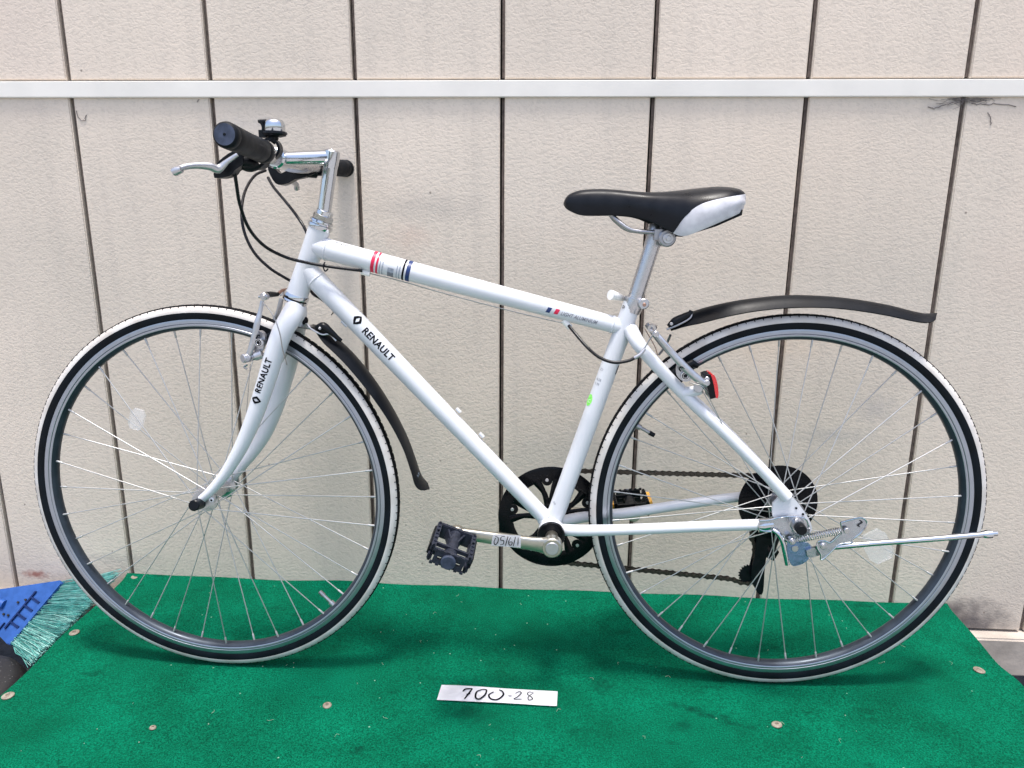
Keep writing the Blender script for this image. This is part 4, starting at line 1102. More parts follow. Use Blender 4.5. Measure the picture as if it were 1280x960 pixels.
# piping along the seam on both sides
for sg in (-1, 1):
    pts = []
    for (u, z) in sm[6:44:2]:
        # width at this station
        best = min(rows, key=lambda r_: abs((r_[0] + r_[2]) / 2 - u)); hw = best[4]
        fr = (best[1] - z) / (best[1] - best[3])
        wv = 1.0 if fr > .5 else (0.80 + 0.2 * min(1, max(0, (fr - .16) / .36)) if fr > .16 else 0.62)
        pts.append((u, sg * (hw * wv + 0.0002), z))
    if len(pts) > 3: tube('saddle_piping', pts, 0.0007, 'black', saddle, seg=6, n=2)
bm = bmesh.new()
add_prism(bm, [(p[0], p[2]) for p in ((-0.16031, -0.04000, 0.81693), (-0.12217, -0.04000, 0.83430), (-0.12158, -0.04000, 0.84277), (-0.15278, -0.04000, 0.83281), (-0.20072, -0.04000, 0.81041), (-0.21255, -0.04000, 0.80047))], -0.052, 0.052); bevel(bm, 0.002, 2)
link('saddle_base', bm, 'black', saddle)
for sg in (-1, 1):
    f = (lambda p: p) if sg == -1 else mirror
    tube('saddle_rail', [f((-0.32165, -0.01200, 0.83914)), f((-0.31396, -0.01600, 0.82917)), f((-0.30259, -0.02100, 0.81927)), f((-0.29107, -0.02300, 0.81191)), f((-0.27697, -0.02300, 0.80831)), f((-0.24022, -0.02300, 0.80681)), f((-0.21059, -0.02600, 0.80899)), f((-0.17536, -0.03400, 0.82046))], 0.0036, 'alloy_dull', saddle, seg=12, n=6)
bm = bmesh.new(); disc_cyl(bm, (-0.23077, -0.03400, 0.79834), (0, 1, 0), 0.0140, 0.068, 30, 0.002); add_box(bm, V((-0.23788, 0.00000, 0.80346)), (0.026, 0.058, 0.016)); 
sc = link('saddle_clamp', bm, 'alloy_dull', saddle)
bm = bmesh.new(); disc_cyl(bm, (-0.23005, -0.03750, 0.79778), (0, 1, 0), 0.0085, 0.004, 20); disc_cyl(bm, (-0.22983, -0.04000, 0.79783), (0, 1, 0), 0.0042, 0.004, 12); link('clamp_nut', bm, 'alloy_light', saddle)

# ---- fork
fork_bm = bmesh.new()
FC = V((-0.83757, 0.00000, 0.68980)); FC2 = V((-0.84327, 0.00000, 0.67344))
add_tube(fork_bm, spline([HT1 - hu * 0.013, FC2 - hu * 0.004, V((-0.85277, 0.00000, 0.65143))], 5), lerp_list([0.0172, 0.0180, 0.0195], 11), 28)
fork = link('fork', fork_bm, 'paint', bike)
near_b = [(-0.84182, -0.01200, 0.67479), (-0.84591, -0.03000, 0.65942), (-0.85526, -0.04100, 0.63939), (-0.86742, -0.04600, 0.60782), (-0.87811, -0.04800, 0.57556), (-0.88836, -0.04900, 0.54691), (-0.90511, -0.05000, 0.50397), (-0.92163, -0.05100, 0.46745), (-0.93795, -0.05200, 0.43619), (-0.95956, -0.05300, 0.40159), (-0.97771, -0.05400, 0.37831), (-0.99412, -0.05500, 0.36075), (-1.00884, -0.05600, 0.34754)]
tube('fork_blade', near_b, [0.0175, 0.0178, 0.0170, 0.0162, 0.0158, 0.0152, 0.0142, 0.0128, 0.0116, 0.0100, 0.0088, 0.0082, 0.0075], 'paint', fork, n=5, seg=24)
far_b = [(-0.84775, 0.01200, 0.66653), (-0.85627, 0.02800, 0.63652), (-0.86832, 0.04100, 0.60307), (-0.88079, 0.04600, 0.56718), (-0.89564, 0.04800, 0.52525), (-0.91223, 0.05000, 0.48256), (-0.93245, 0.05100, 0.43931), (-0.95541, 0.05200, 0.40459), (-0.97901, 0.05300, 0.37563), (-0.99455, 0.05400, 0.35603), (-1.00359, 0.05500, 0.34279)]
tube('fork_blade', far_b, [0.0175, 0.0170, 0.0165, 0.0160, 0.0155, 0.0148, 0.0135, 0.0118, 0.0100, 0.0088, 0.008], 'paint', fork, n=5, seg=24)
bm = bmesh.new(); disc_cyl(bm, (-0.83563, 0.00300, 0.65407), (0.8, -0.5, -0.1), 0.007, 0.008, 16); link('crown_bolt', bm, 'black', fork)
# dropouts
def dropout_f(w, cx, cy):
    return None
plate('fork_dropout', [(-1.02454, -0.05800, 0.35080), (-1.00649, -0.05800, 0.36445), (-0.99240, -0.05800, 0.36484), (-0.98476, -0.05800, 0.35485), (-0.98722, -0.05800, 0.34161), (-1.00054, -0.05800, 0.33388), (-1.01663, -0.05800, 0.32752), (-1.02581, -0.05800, 0.33609)], 0.004, 'alloy_light', fork, 0.0008, 3)
bm = bmesh.new(); disc_cyl(bm, (-0.99025, -0.05950, 0.34797), (0, 1, 0), 0.0042, 0.003, 16); link('eyelet', bm, 'paint', fork)
bm = bmesh.new(); disc_cyl(bm, (-0.99006, -0.06000, 0.34744), (0, 1, 0), 0.0020, 0.002, 12); disc_cyl(bm, (-1.00344, -0.06000, 0.35582), (0, 1, 0), 0.0018, 0.002, 12); disc_cyl(bm, (-0.98415, 0.04500, 0.37351), (0, 1, 0), 0.0016, 0.002, 12); link('eyelet_hole', bm, 'black', fork)
plate('fork_dropout', [(-1.01517, 0.05400, 0.34600), (-0.99891, 0.05400, 0.35907), (-0.99064, 0.05400, 0.34666), (-0.99354, 0.05400, 0.32755), (-1.00809, 0.05400, 0.31759), (-1.01791, 0.05400, 0.33006)], 0.004, 'alloy_light', fork, 0.0008, 3)
# fork lettering reads upwards
fa, fb = (-0.91881, -0.05000, 0.47427), (-0.86955, -0.04700, 0.59988)
a0, b0 = along((-0.89175, -0.06400, 0.53999), fa, fb); a1, b1 = along((-0.87453, -0.06400, 0.59948), fa, fb)
bm = text_bm('RENAULT', a1 - a0, 0.0118, 0, 0.03); put(bm, a0, (b0 + b1) / 2 ); wrap(bm, fa, fb, 0.0144, 0.0163, 0.0006); link('lettering', bm, 'ink', fork)
ga, gb = (-0.90754, -0.05000, 0.49834), (-0.88750, -0.04900, 0.54967)
a_, b_ = along((-0.89791, -0.06400, 0.52828), ga, gb)
bm = diamond_bm(0.0068, 0.0088); put(bm, a_, b_); wrap(bm, ga, gb, 0.0141, 0.0153, 0.0007); link('emblem', bm, 'ink', fork)

# ---- wheels
def ring_prof(name, prof, mats, mis, parent, seg=180, closed=True):
    bm = bmesh.new(); add_revolve(bm, (0, 0, 0), (0, 1, 0), prof, seg, closed=closed, mis=mis)
    return link(name, bm, mats, parent, angle=35)
spoke_mesh_cache = {}
def wheel(name, loc, rot, hub_prof, fl, nip0, valve_ang, refl, hubmats):
    # rim (the wheel's own mesh)
    half = [(0.3150, .0098), (0.3150, .0112), (0.3137, .0116), (0.3077, .0113), (0.3072, .0108), (0.3064, .0108), (0.3059, .0113), (0.3030, .0112), (0.3022, .0106), (0.2990, .0080), (0.2966, .0035)]
    mi_h = [0, 0, 0, 0, 1, 0, 0, 0, 2, 2]
    prof = [(r, -w) for r, w in half] + [(r, w) for r, w in reversed(half)]
    mis = mi_h + [2] + list(reversed(mi_h)) + [0]
    w = ring_prof(name, prof, ['rim', 'rim_groove', 'rim_inner'], mis, bike)
    w.location = loc; w.rotation_euler = rot
    th = [(0.3132, .0108), (0.3165, .0122), (0.3215, .0134), (0.3262, .0138), (0.3305, .0130), (0.3342, .0108), (0.3366, .0080), (0.3387, .0030)]
    prof = [(r, -x) for r, x in th] + [(r, x) for r, x in reversed(th)]
    m1 = [0, 0, 0, 1, 1, 1, 2]
    ty = ring_prof('tyre', prof, ['sidewall', 'whitewall', 'rubber'], m1 + [2] + list(reversed(m1)) + [0], w, 220)
    # tread blocks: shoulder notches over the white band
    bm = bmesh.new()
    N = 148
    for k in range(N):
        a = 2 * math.pi * (k + .5) / N
        er = Vector((math.cos(a), 0, math.sin(a))); et = Vector((-math.sin(a), 0, math.cos(a)))
        for sg in (-1, 1):
            cpt = er * 0.3355 + Vector((0, sg * 0.0093, 0)); out = (er * .62 + Vector((0, sg * .78, 0))).normalized(); tg = out.cross(et)
            hw_, hl, hh = 0.0006, 0.0016, 0.0006
            vs = [bm.verts.new(cpt + et * sx * hw_ + tg * sy * hl + out * hh * sz) for sz in (0, 1) for sx, sy in ((-1, -1), (1, -1), (1, 1), (-1, 1))]
            for f in ((4, 5, 6, 7), (0, 1, 5, 4), (1, 2, 6, 5), (2, 3, 7, 6), (3, 0, 4, 7)): bm.faces.new([vs[i] for i in f])
        for sg in (-1, 0, 1):
            cpt = er * (0.3385 if sg == 0 else 0.3376) + Vector((0, sg * 0.0048, 0)); 
            vs = [bm.verts.new(cpt + et * sx * 0.0052 + Vector((0, sy * 0.0022, 0)) + er * 0.0006 * sz) for sz in (-1, 1) for sx, sy in ((-1, -1), (1, -1), (1, 1), (-1, 1))]
            for f in ((4, 5, 6, 7), (0, 1, 5, 4), (1, 2, 6, 5), (2, 3, 7, 6), (3, 0, 4, 7)): bm.faces.new([vs[i] for i in f])
    o = link('tread', bm, 'rubber', w, smooth=False); o['kind'] = 'stuff'
    # hub
    bm = bmesh.new(); add_revolve(bm, (0, 0, 0), (0, 1, 0), hub_prof, 32); link('hub', bm, hubmats, w)
    # spokes: four kinds, nine of each
    step = 2 * math.pi / 36
    for kind in range(4):
        sgn = -1 if kind % 2 == 0 else 1
        lead = 1 if kind < 2 else -1
        fr, fw = fl[0], (fl[1] if sgn < 0 else fl[2])
        na = nip0 + kind * step
        ha = na + lead * R(62)
        hx = Vector((math.cos(ha) * fr, sgn * fw + lead * 0.0016, math.sin(ha) * fr))
        nx = Vector((math.cos(na) * 0.2985, sgn * 0.0035, math.sin(na) * 0.2985))
        bm = bmesh.new()
        d = (nx - hx).normalized()
        add_tube(bm, [hx - Vector((0, lead * 0.004, 0)), hx, hx + d * 0.004, nx - d * 0.012], [0.0009, 0.00095, 0.00095, 0.00095], 8)
        add_tube(bm, [nx - d * 0.014, nx - d * 0.013, nx - d * 0.002, nx + d * 0.004], [0.0012, 0.0018, 0.0018, 0.0022], 8)
        so = link('spoke', bm, 'spoke', w)
        for q in range(1, 9):
            c = so.copy(); col.objects.link(c); c.parent = w
            c.rotation_euler = (0, -q * 4 * step, 0)
    # valve
    a = valve_ang; er = Vector((math.cos(a), 0, math.sin(a)))
    bm = bmesh.new()
    add_tube(bm, [er * 0.299, er * 0.290], 0.0052, 12); add_tube(bm, [er * 0.295, er * 0.270], 0.0031, 12)
    add_tube(bm, [er * 0.272, er * 0.262], [0.0042, 0.0038], 12, mi=1)
    link('valve', bm, ['alloy_light' if name == 'front_wheel' else 'alloy_dull', 'alloy_dull' if name == 'front_wheel' else 'black'], w)
    # clear spoke reflector
    if refl:
        rc, ra, rw, rh, rr = refl
        er = Vector((math.cos(ra), 0, math.sin(ra))); et = Vector((-math.sin(ra), 0, math.cos(ra)))
        er2 = er * math.cos(rr) + et * math.sin(rr); et2 = er2.cross(Vector((0, 1, 0)))
        bm = bmesh.new(); cpt = er * rc + Vector((0, -0.013, 0))
        ol = [(-1, -.55), (-.6, -1), (.6, -1), (1, -.55), (1, .55), (.6, 1), (-.6, 1), (-1, .55)]
        fr_ = [bm.verts.new(cpt + er2 * x * rw + et2 * y * rh) for x, y in ol]; bk_ = [bm.verts.new(cpt + er2 * x * rw + et2 * y * rh + Vector((0, 0.006, 0))) for x, y in ol]
        bm.faces.new(fr_); bm.faces.new(list(reversed(bk_)))
        for i in range(8): bm.faces.new((fr_[i], fr_[(i + 1) % 8], bk_[(i + 1) % 8], bk_[i]))
        bevel(bm, 0.001, 2)
        link('spoke_reflector', bm, 'clear', w)
    return w
sa = Vector((HT0.x - HT1.x, 0, HT0.z - HT1.z)).normalized()
steer = Matrix.Rotation(-0.03530, 4, sa)
def hubprof(hw_, fr, bw, aw):
    return [(0, -aw), (0.0045, -aw), (0.0048, -hw_ - .012), (0.0085, -hw_ - .011), (0.0085, -hw_ - .007), (0.0120, -hw_ - .006), (0.0130, -hw_ - .002), (fr + .004, -hw_ - .0012), (fr + .0045, -hw_ + .0012), (0.0150, -hw_ + .004),
            (bw, -hw_ + .010), (bw, hw_ - .010), (0.0150, hw_ - .004), (fr + .0045, hw_ - .0012), (fr + .004, hw_ + .0012), (0.0130, hw_ + .002), (0.0120, hw_ + .006), (0.0085, hw_ + .007), (0.0085, hw_ + .011), (0.0048, hw_ + .012), (0.0045, aw), (0, aw)]
fw_ = wheel('front_wheel', (-WB, 0, R0), steer.to_euler(), hubprof(0.034, 0.0185, 0.0130, 0.058), (0.0185, 0.034, 0.034), R(170.410), -0.7831, (0.1861, 2.3321, 0.013, 0.019, 0.5), 'alloy')
rw_ = wheel('rear_wheel', (0, 0, R0), (0, 0, 0), hubprof(0.032, 0.0215, 0.0150, 0.068), (0.0215, 0.034, 0.022), R(6.071), 2.6417, (0.1752, -0.3665, 0.022, 0.030, 0.9), 'alloy_dull')
# axle caps
bm = bmesh.new(); fc = V((-WB, 0, R0))
p1 = V((-1.01046, -0.08200, 0.34610)); p0 = Vector((-WB, -0.056, R0 + .001)); add_tube(bm, [p0, p0.lerp(p1, .35), p1 - (p1 - p0) * .05, p1], [0.0098, 0.0098, 0.0095, 0.0080], 24); link('axle_cap', bm, 'black', fw_).matrix_parent_inverse = (Matrix.Translation((-WB, 0, R0)) @ steer).inverted()

# ---- drivetrain
cr_ = bmesh.new()
CY = 0.044
def ring_plate(bm, c, r0, r1, y0, y1, seg=72, mi=0):
    add_revolve(bm, c, (0, 1, 0), [(r0, y0), (r1, y0), (r1, y1), (r0, y1)], seg, closed=True, mi=mi)
cc = Vector((BB.x, 0, BB.z))
add_revolve(cr_, cc, (0, 1, 0), [(0.0705, CY), (0.074, CY - .0006), (0.092, CY - .0012), (0.0975, CY + .0006), (0.0975, CY + .002), (0.0705, CY + .0025)], 96, closed=True)
# five forked arms
for k in range(5):
    a = R(97 + 72 * k)
    er = Vector((math.cos(a), 0, math.sin(a))); et = Vector((-math.sin(a), 0, math.cos(a)))
    for sgx in (-1, 1):
        pts = [cc + er * 0.014 + et * sgx * 0.004, cc + er * 0.030 + et * sgx * 0.0045, cc + er * 0.050 + et * sgx * 0.0085, cc + er * 0.073 + et * sgx * 0.020]
        P = [p + Vector((0, CY + .001, 0)) for p in pts]
        add_tube(cr_, spline(P, 4), lerp_list([0.0075, 0.006, 0.0050, 0.0085], 13), 10, flat=((0, 1, 0), 0.35))
    disc_cyl(cr_, cc + er * 0.072 + Vector((0, CY - .001, 0)), (0, 1, 0), 0.010, 0.003, 16)
disc_cyl(cr_, cc + Vector((0, CY - .002, 0)), (0, 1, 0), 0.026, 0.006, 30)
chainring = link('chainring', cr_, 'guard', bike)
for k in range(5):
    a = R(97 + 72 * k); er = Vector((math.cos(a), 0, math.sin(a)))
    bm = bmesh.new(); disc_cyl(bm, cc + er * 0.073 + Vector((0, CY - .0022, 0)), (0, 1, 0), 0.0032, 0.002, 12); link('ring_bolt', bm, 'alloy_light', chainring)
# toothed ring behind the guard
bm = bmesh.new()
N = 44; y0, y1 = CY + .004, CY + .006
o_, i_ = [], []
for k in range(N * 4):
    a = 2 * math.pi * k / (N * 4); r = (0.0895 if k % 4 in (0, 1) else 0.0935)
    o_.append([bm.verts.new((cc.x + math.cos(a) * r, y, cc.z + math.sin(a) * r)) for y in (y0, y1)]); i_.append([bm.verts.new((cc.x + math.cos(a) * .072, y, cc.z + math.sin(a) * .072)) for y in (y0, y1)])
for k in range(N * 4):
    k2 = (k + 1) % (N * 4)
    bm.faces.new((o_[k][0], o_[k2][0], i_[k2][0], i_[k][0])); bm.faces.new((o_[k][1], i_[k][1], i_[k2][1], o_[k2][1])); bm.faces.new((o_[k][0], o_[k][1], o_[k2][1], o_[k2][0]))
link('teeth', bm, 'chain', chainring)
# bottom bracket cup and cranks
bm = bmesh.new(); add_revolve(bm, BB + Vector((0, -0.040, 0)), (0, 1, 0), [(0.0, 0.001), (0.013, 0.001), (0.015, 0), (0.0235, 0), (0.0240, 0.002), (0.0240, 0.0075), (0, 0.0075)], 36); link('bearing_cup', bm, 'bb', bike)
CB = V((-0.40245, -0.08000, 0.29028)); CE = V((-0.56090, -0.09400, 0.31596))
def crank(CB, CE, sgn, lab=False):
    d = (CE - CB).normalized(); up_ = Vector((0, 1, 0)).cross(d); up_ = up_ if up_.z > 0 else -up_
    bm = bmesh.new(); N = 20; rings = []
    Lg = (CE - CB).length
    for i in range(N + 1):
        t = i / N
        hh = 0.0118 - 0.0022 * t + 0.004 * math.exp(-(t / .12) ** 2); th_ = 0.0062
        c = CB.lerp(CE, t) + Vector((0, sgn * (-0.004 + 0.0 * t) * 0, 0))
        ring = []
        for a in [2 * math.pi * k / 16 for k in range(16)]:
            ca, sa_ = math.cos(a), math.sin(a)
            ring.append(bm.verts.new(c + up_ * hh * math.copysign(abs(sa_) ** .6, sa_) + Vector((0, 1, 0)) * th_ * math.copysign(abs(ca) ** .6, ca)))
        rings.append(ring)
    for i in range(N):
        for k in range(16): bm.faces.new((rings[i][k], rings[i][(k + 1) % 16], rings[i + 1][(k + 1) % 16], rings[i + 1][k]))
    bm.faces.new(rings[0]); bm.faces.new(rings[-1])
    disc_cyl(bm, CB + Vector((0, -0.0085, 0)), (0, 1, 0), 0.0175, 0.019, 30, 0.002)
    disc_cyl(bm, CE + Vector((0, -0.0070, 0)), (0, 1, 0), 0.0125, 0.014, 24, 0.002)
    if sgn < 0: add_tube(bm, [CB, CB + Vector((0, 0.045, 0))], 0.011, 16)
    else: add_tube(bm, [CB, CB - Vector((0, 0.030, 0))], 0.011, 16)
    return link('crank_arm', bm, 'crank', bike), d, up_
ca1, cd, cu_ = crank(CB, CE, -1)
bm = bmesh.new(); disc_cyl(bm, CB + Vector((0, -0.0105, 0)), (0, 1, 0), 0.0112, 0.003, 26, 0.0008); link('crank_cap', bm, 'alloy_light', ca1)
# price-like date label on the crank arm
lq = [V((-0.50020, -0.09580, 0.31666)), V((-0.45463, -0.09200, 0.31327)), V((-0.45437, -0.09200, 0.29188)), V((-0.50369, -0.09600, 0.29587))]
bm = bmesh.new(); bm.faces.new([bm.verts.new(p) for p in lq]); 
bmesh.ops.solidify(bm, geom=list(bm.faces), thickness=0.0002); lb = link('date_label', bm, 'paper', ca1, smooth=False)
ln_ = (lq[1] - lq[0]).cross(lq[3] - lq[0]).normalized(); ln_ = ln_ if ln_.y < 0 else -ln_
bm = bmesh.new()
sts = [[(-0.49549, -0.09640, 0.31055), (-0.49877, -0.09640, 0.30333), (-0.49676, -0.09640, 0.29770), (-0.49214, -0.09640, 0.30355), (-0.49218, -0.09640, 0.31065), (-0.49683, -0.09640, 0.31263)],
       [(-0.48098, -0.09550, 0.31273), (-0.48693, -0.09550, 0.31112), (-0.48756, -0.09550, 0.30613), (-0.48291, -0.09550, 0.30485), (-0.48353, -0.09550, 0.29913), (-0.48884, -0.09550, 0.29754)],
       [(-0.47570, -0.09500, 0.31267), (-0.47982, -0.09500, 0.29617)],
       [(-0.47108, -0.09440, 0.31113), (-0.47433, -0.09440, 0.30391), (-0.47361, -0.09440, 0.29752), (-0.46963, -0.09440, 0.29765), (-0.46901, -0.09440, 0.30266), (-0.47352, -0.09440, 0.30180)],
       [(-0.46316, -0.09380, 0.31182), (-0.46697, -0.09380, 0.29531)], [(-0.45879, -0.09320, 0.31026), (-0.45929, -0.09320, 0.29600)]]
stroke_mesh(bm, sts, 0.0006, ln_); link('handwriting', bm, 'ink', ca1)
CB2 = Vector((BB.x, 0.066, BB.z)); CE2 = Vector((BB.x + 0.155, 0.078, BB.z - 0.004)); 
ca2, _, _ = crank(CB2, CE2, 1)

def pedal(C0, ax, fwd, ln, name_mat='pedal', amber=False):
    """C0 inner end of the axle; ax unit vector outward, fwd unit vector along the cage width; parts of a flat resin pedal."""
    up_ = ax.cross(fwd).normalized()
    def pt(a, f, u): return C0 + ax * a + fwd * f + up_ * u
    def bar_(bm, p, q, w, h):
        t = (q - p).normalized(); s = up_.cross(t).normalized()
        vs = [bm.verts.new(x + s * sw * w + up_ * sh * h) for x in (p, q) for sw, sh in ((-1, -1), (1, -1), (1, 1), (-1, 1))]
        for f in ((0, 1, 2, 3), (7, 6, 5, 4), (0, 4, 5, 1), (1, 5, 6, 2), (2, 6, 7, 3), (3, 7, 4, 0)): bm.faces.new([vs[i] for i in f])
    bm = bmesh.new()
    add_tube(bm, [pt(0.008, 0, 0), pt(0.02, 0, 0), pt(ln * .5, 0, 0), pt(ln, 0, 0)], [0.0115, 0.0105, 0.0100, 0.0115], 18)
    W2, H2 = 0.030, 0.0115
    for u in (-H2 * .7, H2 * .7):
        bar_(bm, pt(0.010, -W2 * .9, u), pt(0.010, W2 * .9, u), 0.0032, 0.0042)
        bar_(bm, pt(ln - .006, -W2 * .8, u), pt(ln - .006, W2 * .8, u), 0.0032, 0.0042)
        bar_(bm, pt(ln - .026, -W2, u), pt(ln - .026, W2, u), 0.0022, 0.0030)
        bar_(bm, pt(0.010, -W2, u), pt(ln - .010, -W2, u), 0.0036, 0.0042)
        bar_(bm, pt(0.010, W2, u), pt(ln - .010, W2, u), 0.0036, 0.0042)
    for a in (0.011, ln * .42, ln - .010):
        for s in (-1, 1): bar_(bm, pt(a, s * W2, -H2), pt(a, s * W2, H2 + .0015), 0.003, 0.003)
    for f0, f1 in ((-W2 * .8, -W2 * .62), (-W2 * .40, W2 * .40), (W2 * .62, W2 * .8)):
        bar_(bm, pt(ln - .005, f0, 0), pt(ln - .005, f1, 0), 0.0022, H2)
    bar_(bm, pt(0.012, -W2 * .95, 0), pt(0.012, W2 * .95, 0), 0.0018, H2 * .9)
    for s in (-.5, .5):
        bar_(bm, pt(0.010, s * W2 * 1.0, 0), pt(ln * .45, s * W2 * .3, 0), 0.0016, H2 * .7)
    # gripping teeth round the rim
    for k in range(7):
        a = 0.012 + (ln - .024) * k / 6
        for s in (-1, 1):
            for u in (-1, 1): add_box(bm, pt(a, s * W2, u * (H2 + .0012)), (0.004, 0.004, 0.004), basis(ax, fwd, up_))
    for k in range(6):
        f = -W2 + 2 * W2 * (k + .5) / 6
        for u in (-1, 1): add_box(bm, pt(ln - .004, f, u * (H2 + .0005)), (0.0045, 0.005, 0.004), basis(ax, fwd, up_))
    pd = link('pedal', bm, name_mat, bike, angle=25)
    bm = bmesh.new(); disc_cyl(bm, pt(ln - .001, 0, 0), ax, 0.0118, 0.005, 26, 0.0012); link('axle_end_cap', bm, 'grip_end', pd)
    for s in (-1, 1):
        bm = bmesh.new(); add_box(bm, pt(ln * .5, s * (W2 + (.0060 if amber else .0042)), 0), (ln * .62, 0.0085 if amber else 0.0045, 0.021 if amber else 0.019), basis(ax, fwd, up_)); bevel(bm, 0.001, 2)
        link('pedal_reflector', bm, 'amber' if amber else 'black', pd)
    return pd
PI_ = V((-0.56215, -0.10000, 0.31716)); PO_ = V((-0.56182, -0.19200, 0.30668))
ax = (PO_ - PI_).normalized(); fw0 = Vector((math.cos(R(-22)), 0, math.sin(R(-22)))); fw0 = (fw0 - ax * fw0.dot(ax)).normalized()
pedal(PI_ - ax * 0.004, Vector((0, -1, 0)).lerp(ax, .6).normalized(), fw0, 0.096)
bm = bmesh.new(); add_tube(bm, [CE, PI_], 0.0065, 12); link('pedal_axle', bm, 'alloy_dull', ca1)
F0 = CE2 + Vector((0, 0.012, 0.001))
pedal(F0, Vector((0, 1, 0)), Vector((math.cos(R(6)), 0, math.sin(R(6)))), 0.088, 'black', True)

# chain: side plates and rollers along the loop
def loop_points():
    pts = []
    # upper run from cog to chainring top
    c1 = Vector((0, 0, R0)); r1 = 0.040; r2 = 0.0895
    top0 = Vector((0.0, 0, R0 + r1)); top1 = Vector((BB.x - 0.004, 0, BB.z + r2))
    pts += [top0.lerp(top1, i / 20) for i in range(21)]
    for k in range(1, 16): 
        a = math.pi / 2 + math.pi * k / 16; pts.append(Vector((BB.x + math.cos(a) * r2, 0, BB.z + math.sin(a) * r2)))
    low0 = Vector((BB.x, 0, BB.z - r2)); lp = V((-0.06484, 0.04200, 0.17611)); lp.y = 0
    pts += [low0.lerp(lp, i / 16) for i in range(17)]
    pc_ = V((-0.03958, 0.04200, 0.18984)); pc_.y = 0
    for a in (-110, -70, -30, 10, 50): pts.append(pc_ + Vector((math.cos(R(a)), 0, math.sin(R(a)))) * 0.022)
    pu = V((-0.01569, 0.04000, 0.26441)); pu.y = 0
    for a in (230, 200, 170, 140): pts.append(pu + Vector((math.cos(R(a)), 0, math.sin(R(a)))) * 0.021)
    for a in (-60, -20, 20, 60, 90): pts.append(c1 + Vector((math.cos(R(a)), 0, math.sin(R(a)))) * r1)
    return pts
lp_ = loop_points()
# resample at the 12.7 mm pitch
res = [lp_[0]]; acc = 0
for a, b in zip(lp_, lp_[1:]):
    seg_ = (b - a).length
    while acc + seg_ >= 0.0127:
        t = (0.0127 - acc) / seg_; a = a.lerp(b, t); seg_ = (b - a).length; res.append(a.copy()); acc = 0
    acc += seg_
bm = bmesh.new()
for i in range(len(res) - 1):
    p, q = res[i], res[i + 1]; t = (q - p).normalized(); s = Vector((-t.z, 0, t.x))
    yo = 0.0034 if i % 2 else 0.0024
    for sg in (-1, 1):
        ol = []
        for (f, h) in ((-0.28, 0), (-0.18, .0036), (0.06, .0042), (0.30, .0030), (0.5, .0026), (0.70, .0030), (0.94, .0042), (1.18, .0036), (1.28, 0), (1.18, -.0036), (0.94, -.0042), (0.70, -.0030), (0.5, -.0026), (0.30, -.0030), (0.06, -.0042), (-0.18, -.0036)):
            ol.append(p + t * 0.0127 * f + s * h)
        yc = CY + 0.005 + sg * yo
        a_ = [bm.verts.new((v_.x, yc - .0005, v_.z)) for v_ in ol]; b_ = [bm.verts.new((v_.x, yc + .0005, v_.z)) for v_ in ol]
        bm.faces.new(a_); bm.faces.new(list(reversed(b_)))
        for k in range(len(ol)): bm.faces.new((a_[k], a_[(k + 1) % 16], b_[(k + 1) % 16], b_[k]))
    disc_cyl(bm, Vector((p.x, CY + .0005, p.z)), (0, 1, 0), 0.0028, 0.009, 8)
link('chain', bm, 'chain', bike, smooth=False)

# spoke guard and cassette
bm = bmesh.new(); add_revolve(bm, (0.001, 0.030, R0 - .004), (0, 1, 0), [(0.020, 0), (0.028, -0.0015), (0.045, 0.0), (0.060, 0.0022), (0.0695, 0.0022), (0.0700, 0.0035), (0.060, 0.0038), (0.020, 0.002)], 72, closed=True)
link('spoke_guard', bm, 'guard', rw_).matrix_parent_inverse = Matrix.Translation((0, 0, -R0))
for i, r in enumerate((0.055, 0.049, 0.044, 0.040, 0.034, 0.028)):
    bm = bmesh.new(); n = int(r * 500); ou = []; ce = []
    y = 0.036 + i * 0.0042
    for k in range(n * 2):
        a = 2 * math.pi * k / (n * 2); rr = r if k % 2 else r - .004
        ou.append([bm.verts.new((math.cos(a) * rr, yy, math.sin(a) * rr)) for yy in (y, y + .0018)])
    bm.faces.new([q[0] for q in ou]); bm.faces.new([q[1] for q in reversed(ou)])
    for k in range(n * 2): bm.faces.new((ou[k][0], ou[k][1], ou[(k + 1) % (n * 2)][1], ou[(k + 1) % (n * 2)][0]))
    link('sprocket', bm, 'chain', rw_, smooth=False)
# derailleur
bm = bmesh.new()
add_tube(bm, spline([(0.02119, 0.07200, 0.28307), (0.01415, 0.07500, 0.25606), (0.00649, 0.07200, 0.23146)], 4), lerp_list([0.010, 0.012, 0.012], 9), 14)
add_tube(bm, spline([(0.00583, 0.07000, 0.23237), (-0.00333, 0.06200, 0.22618), (-0.01444, 0.05500, 0.24821)], 4), lerp_list([0.012, 0.011, 0.010], 9), 14)
add_box(bm, V((0.00531, 0.06600, 0.22457)), (0.024, 0.016, 0.020), Euler((0, R(25), 0)).to_matrix())
der = link('rear_derailleur', bm, 'black', bike)
for y in (0.040, 0.054):
    plate('cage_plate', [(p[0], y, p[2]) for p in ((-0.02829, 0.04500, 0.27743), (-0.01237, 0.04500, 0.27636), (-0.00808, 0.04500, 0.24195), (-0.00915, 0.04500, 0.20218), (-0.00837, 0.04500, 0.15711), (-0.01529, 0.04500, 0.15199), (-0.02523, 0.04500, 0.16623), (-0.03322, 0.04500, 0.19335), (-0.02992, 0.04500, 0.22540), (-0.02891, 0.04500, 0.24917))], 0.0016, 'black', der, 0.0004, 3)
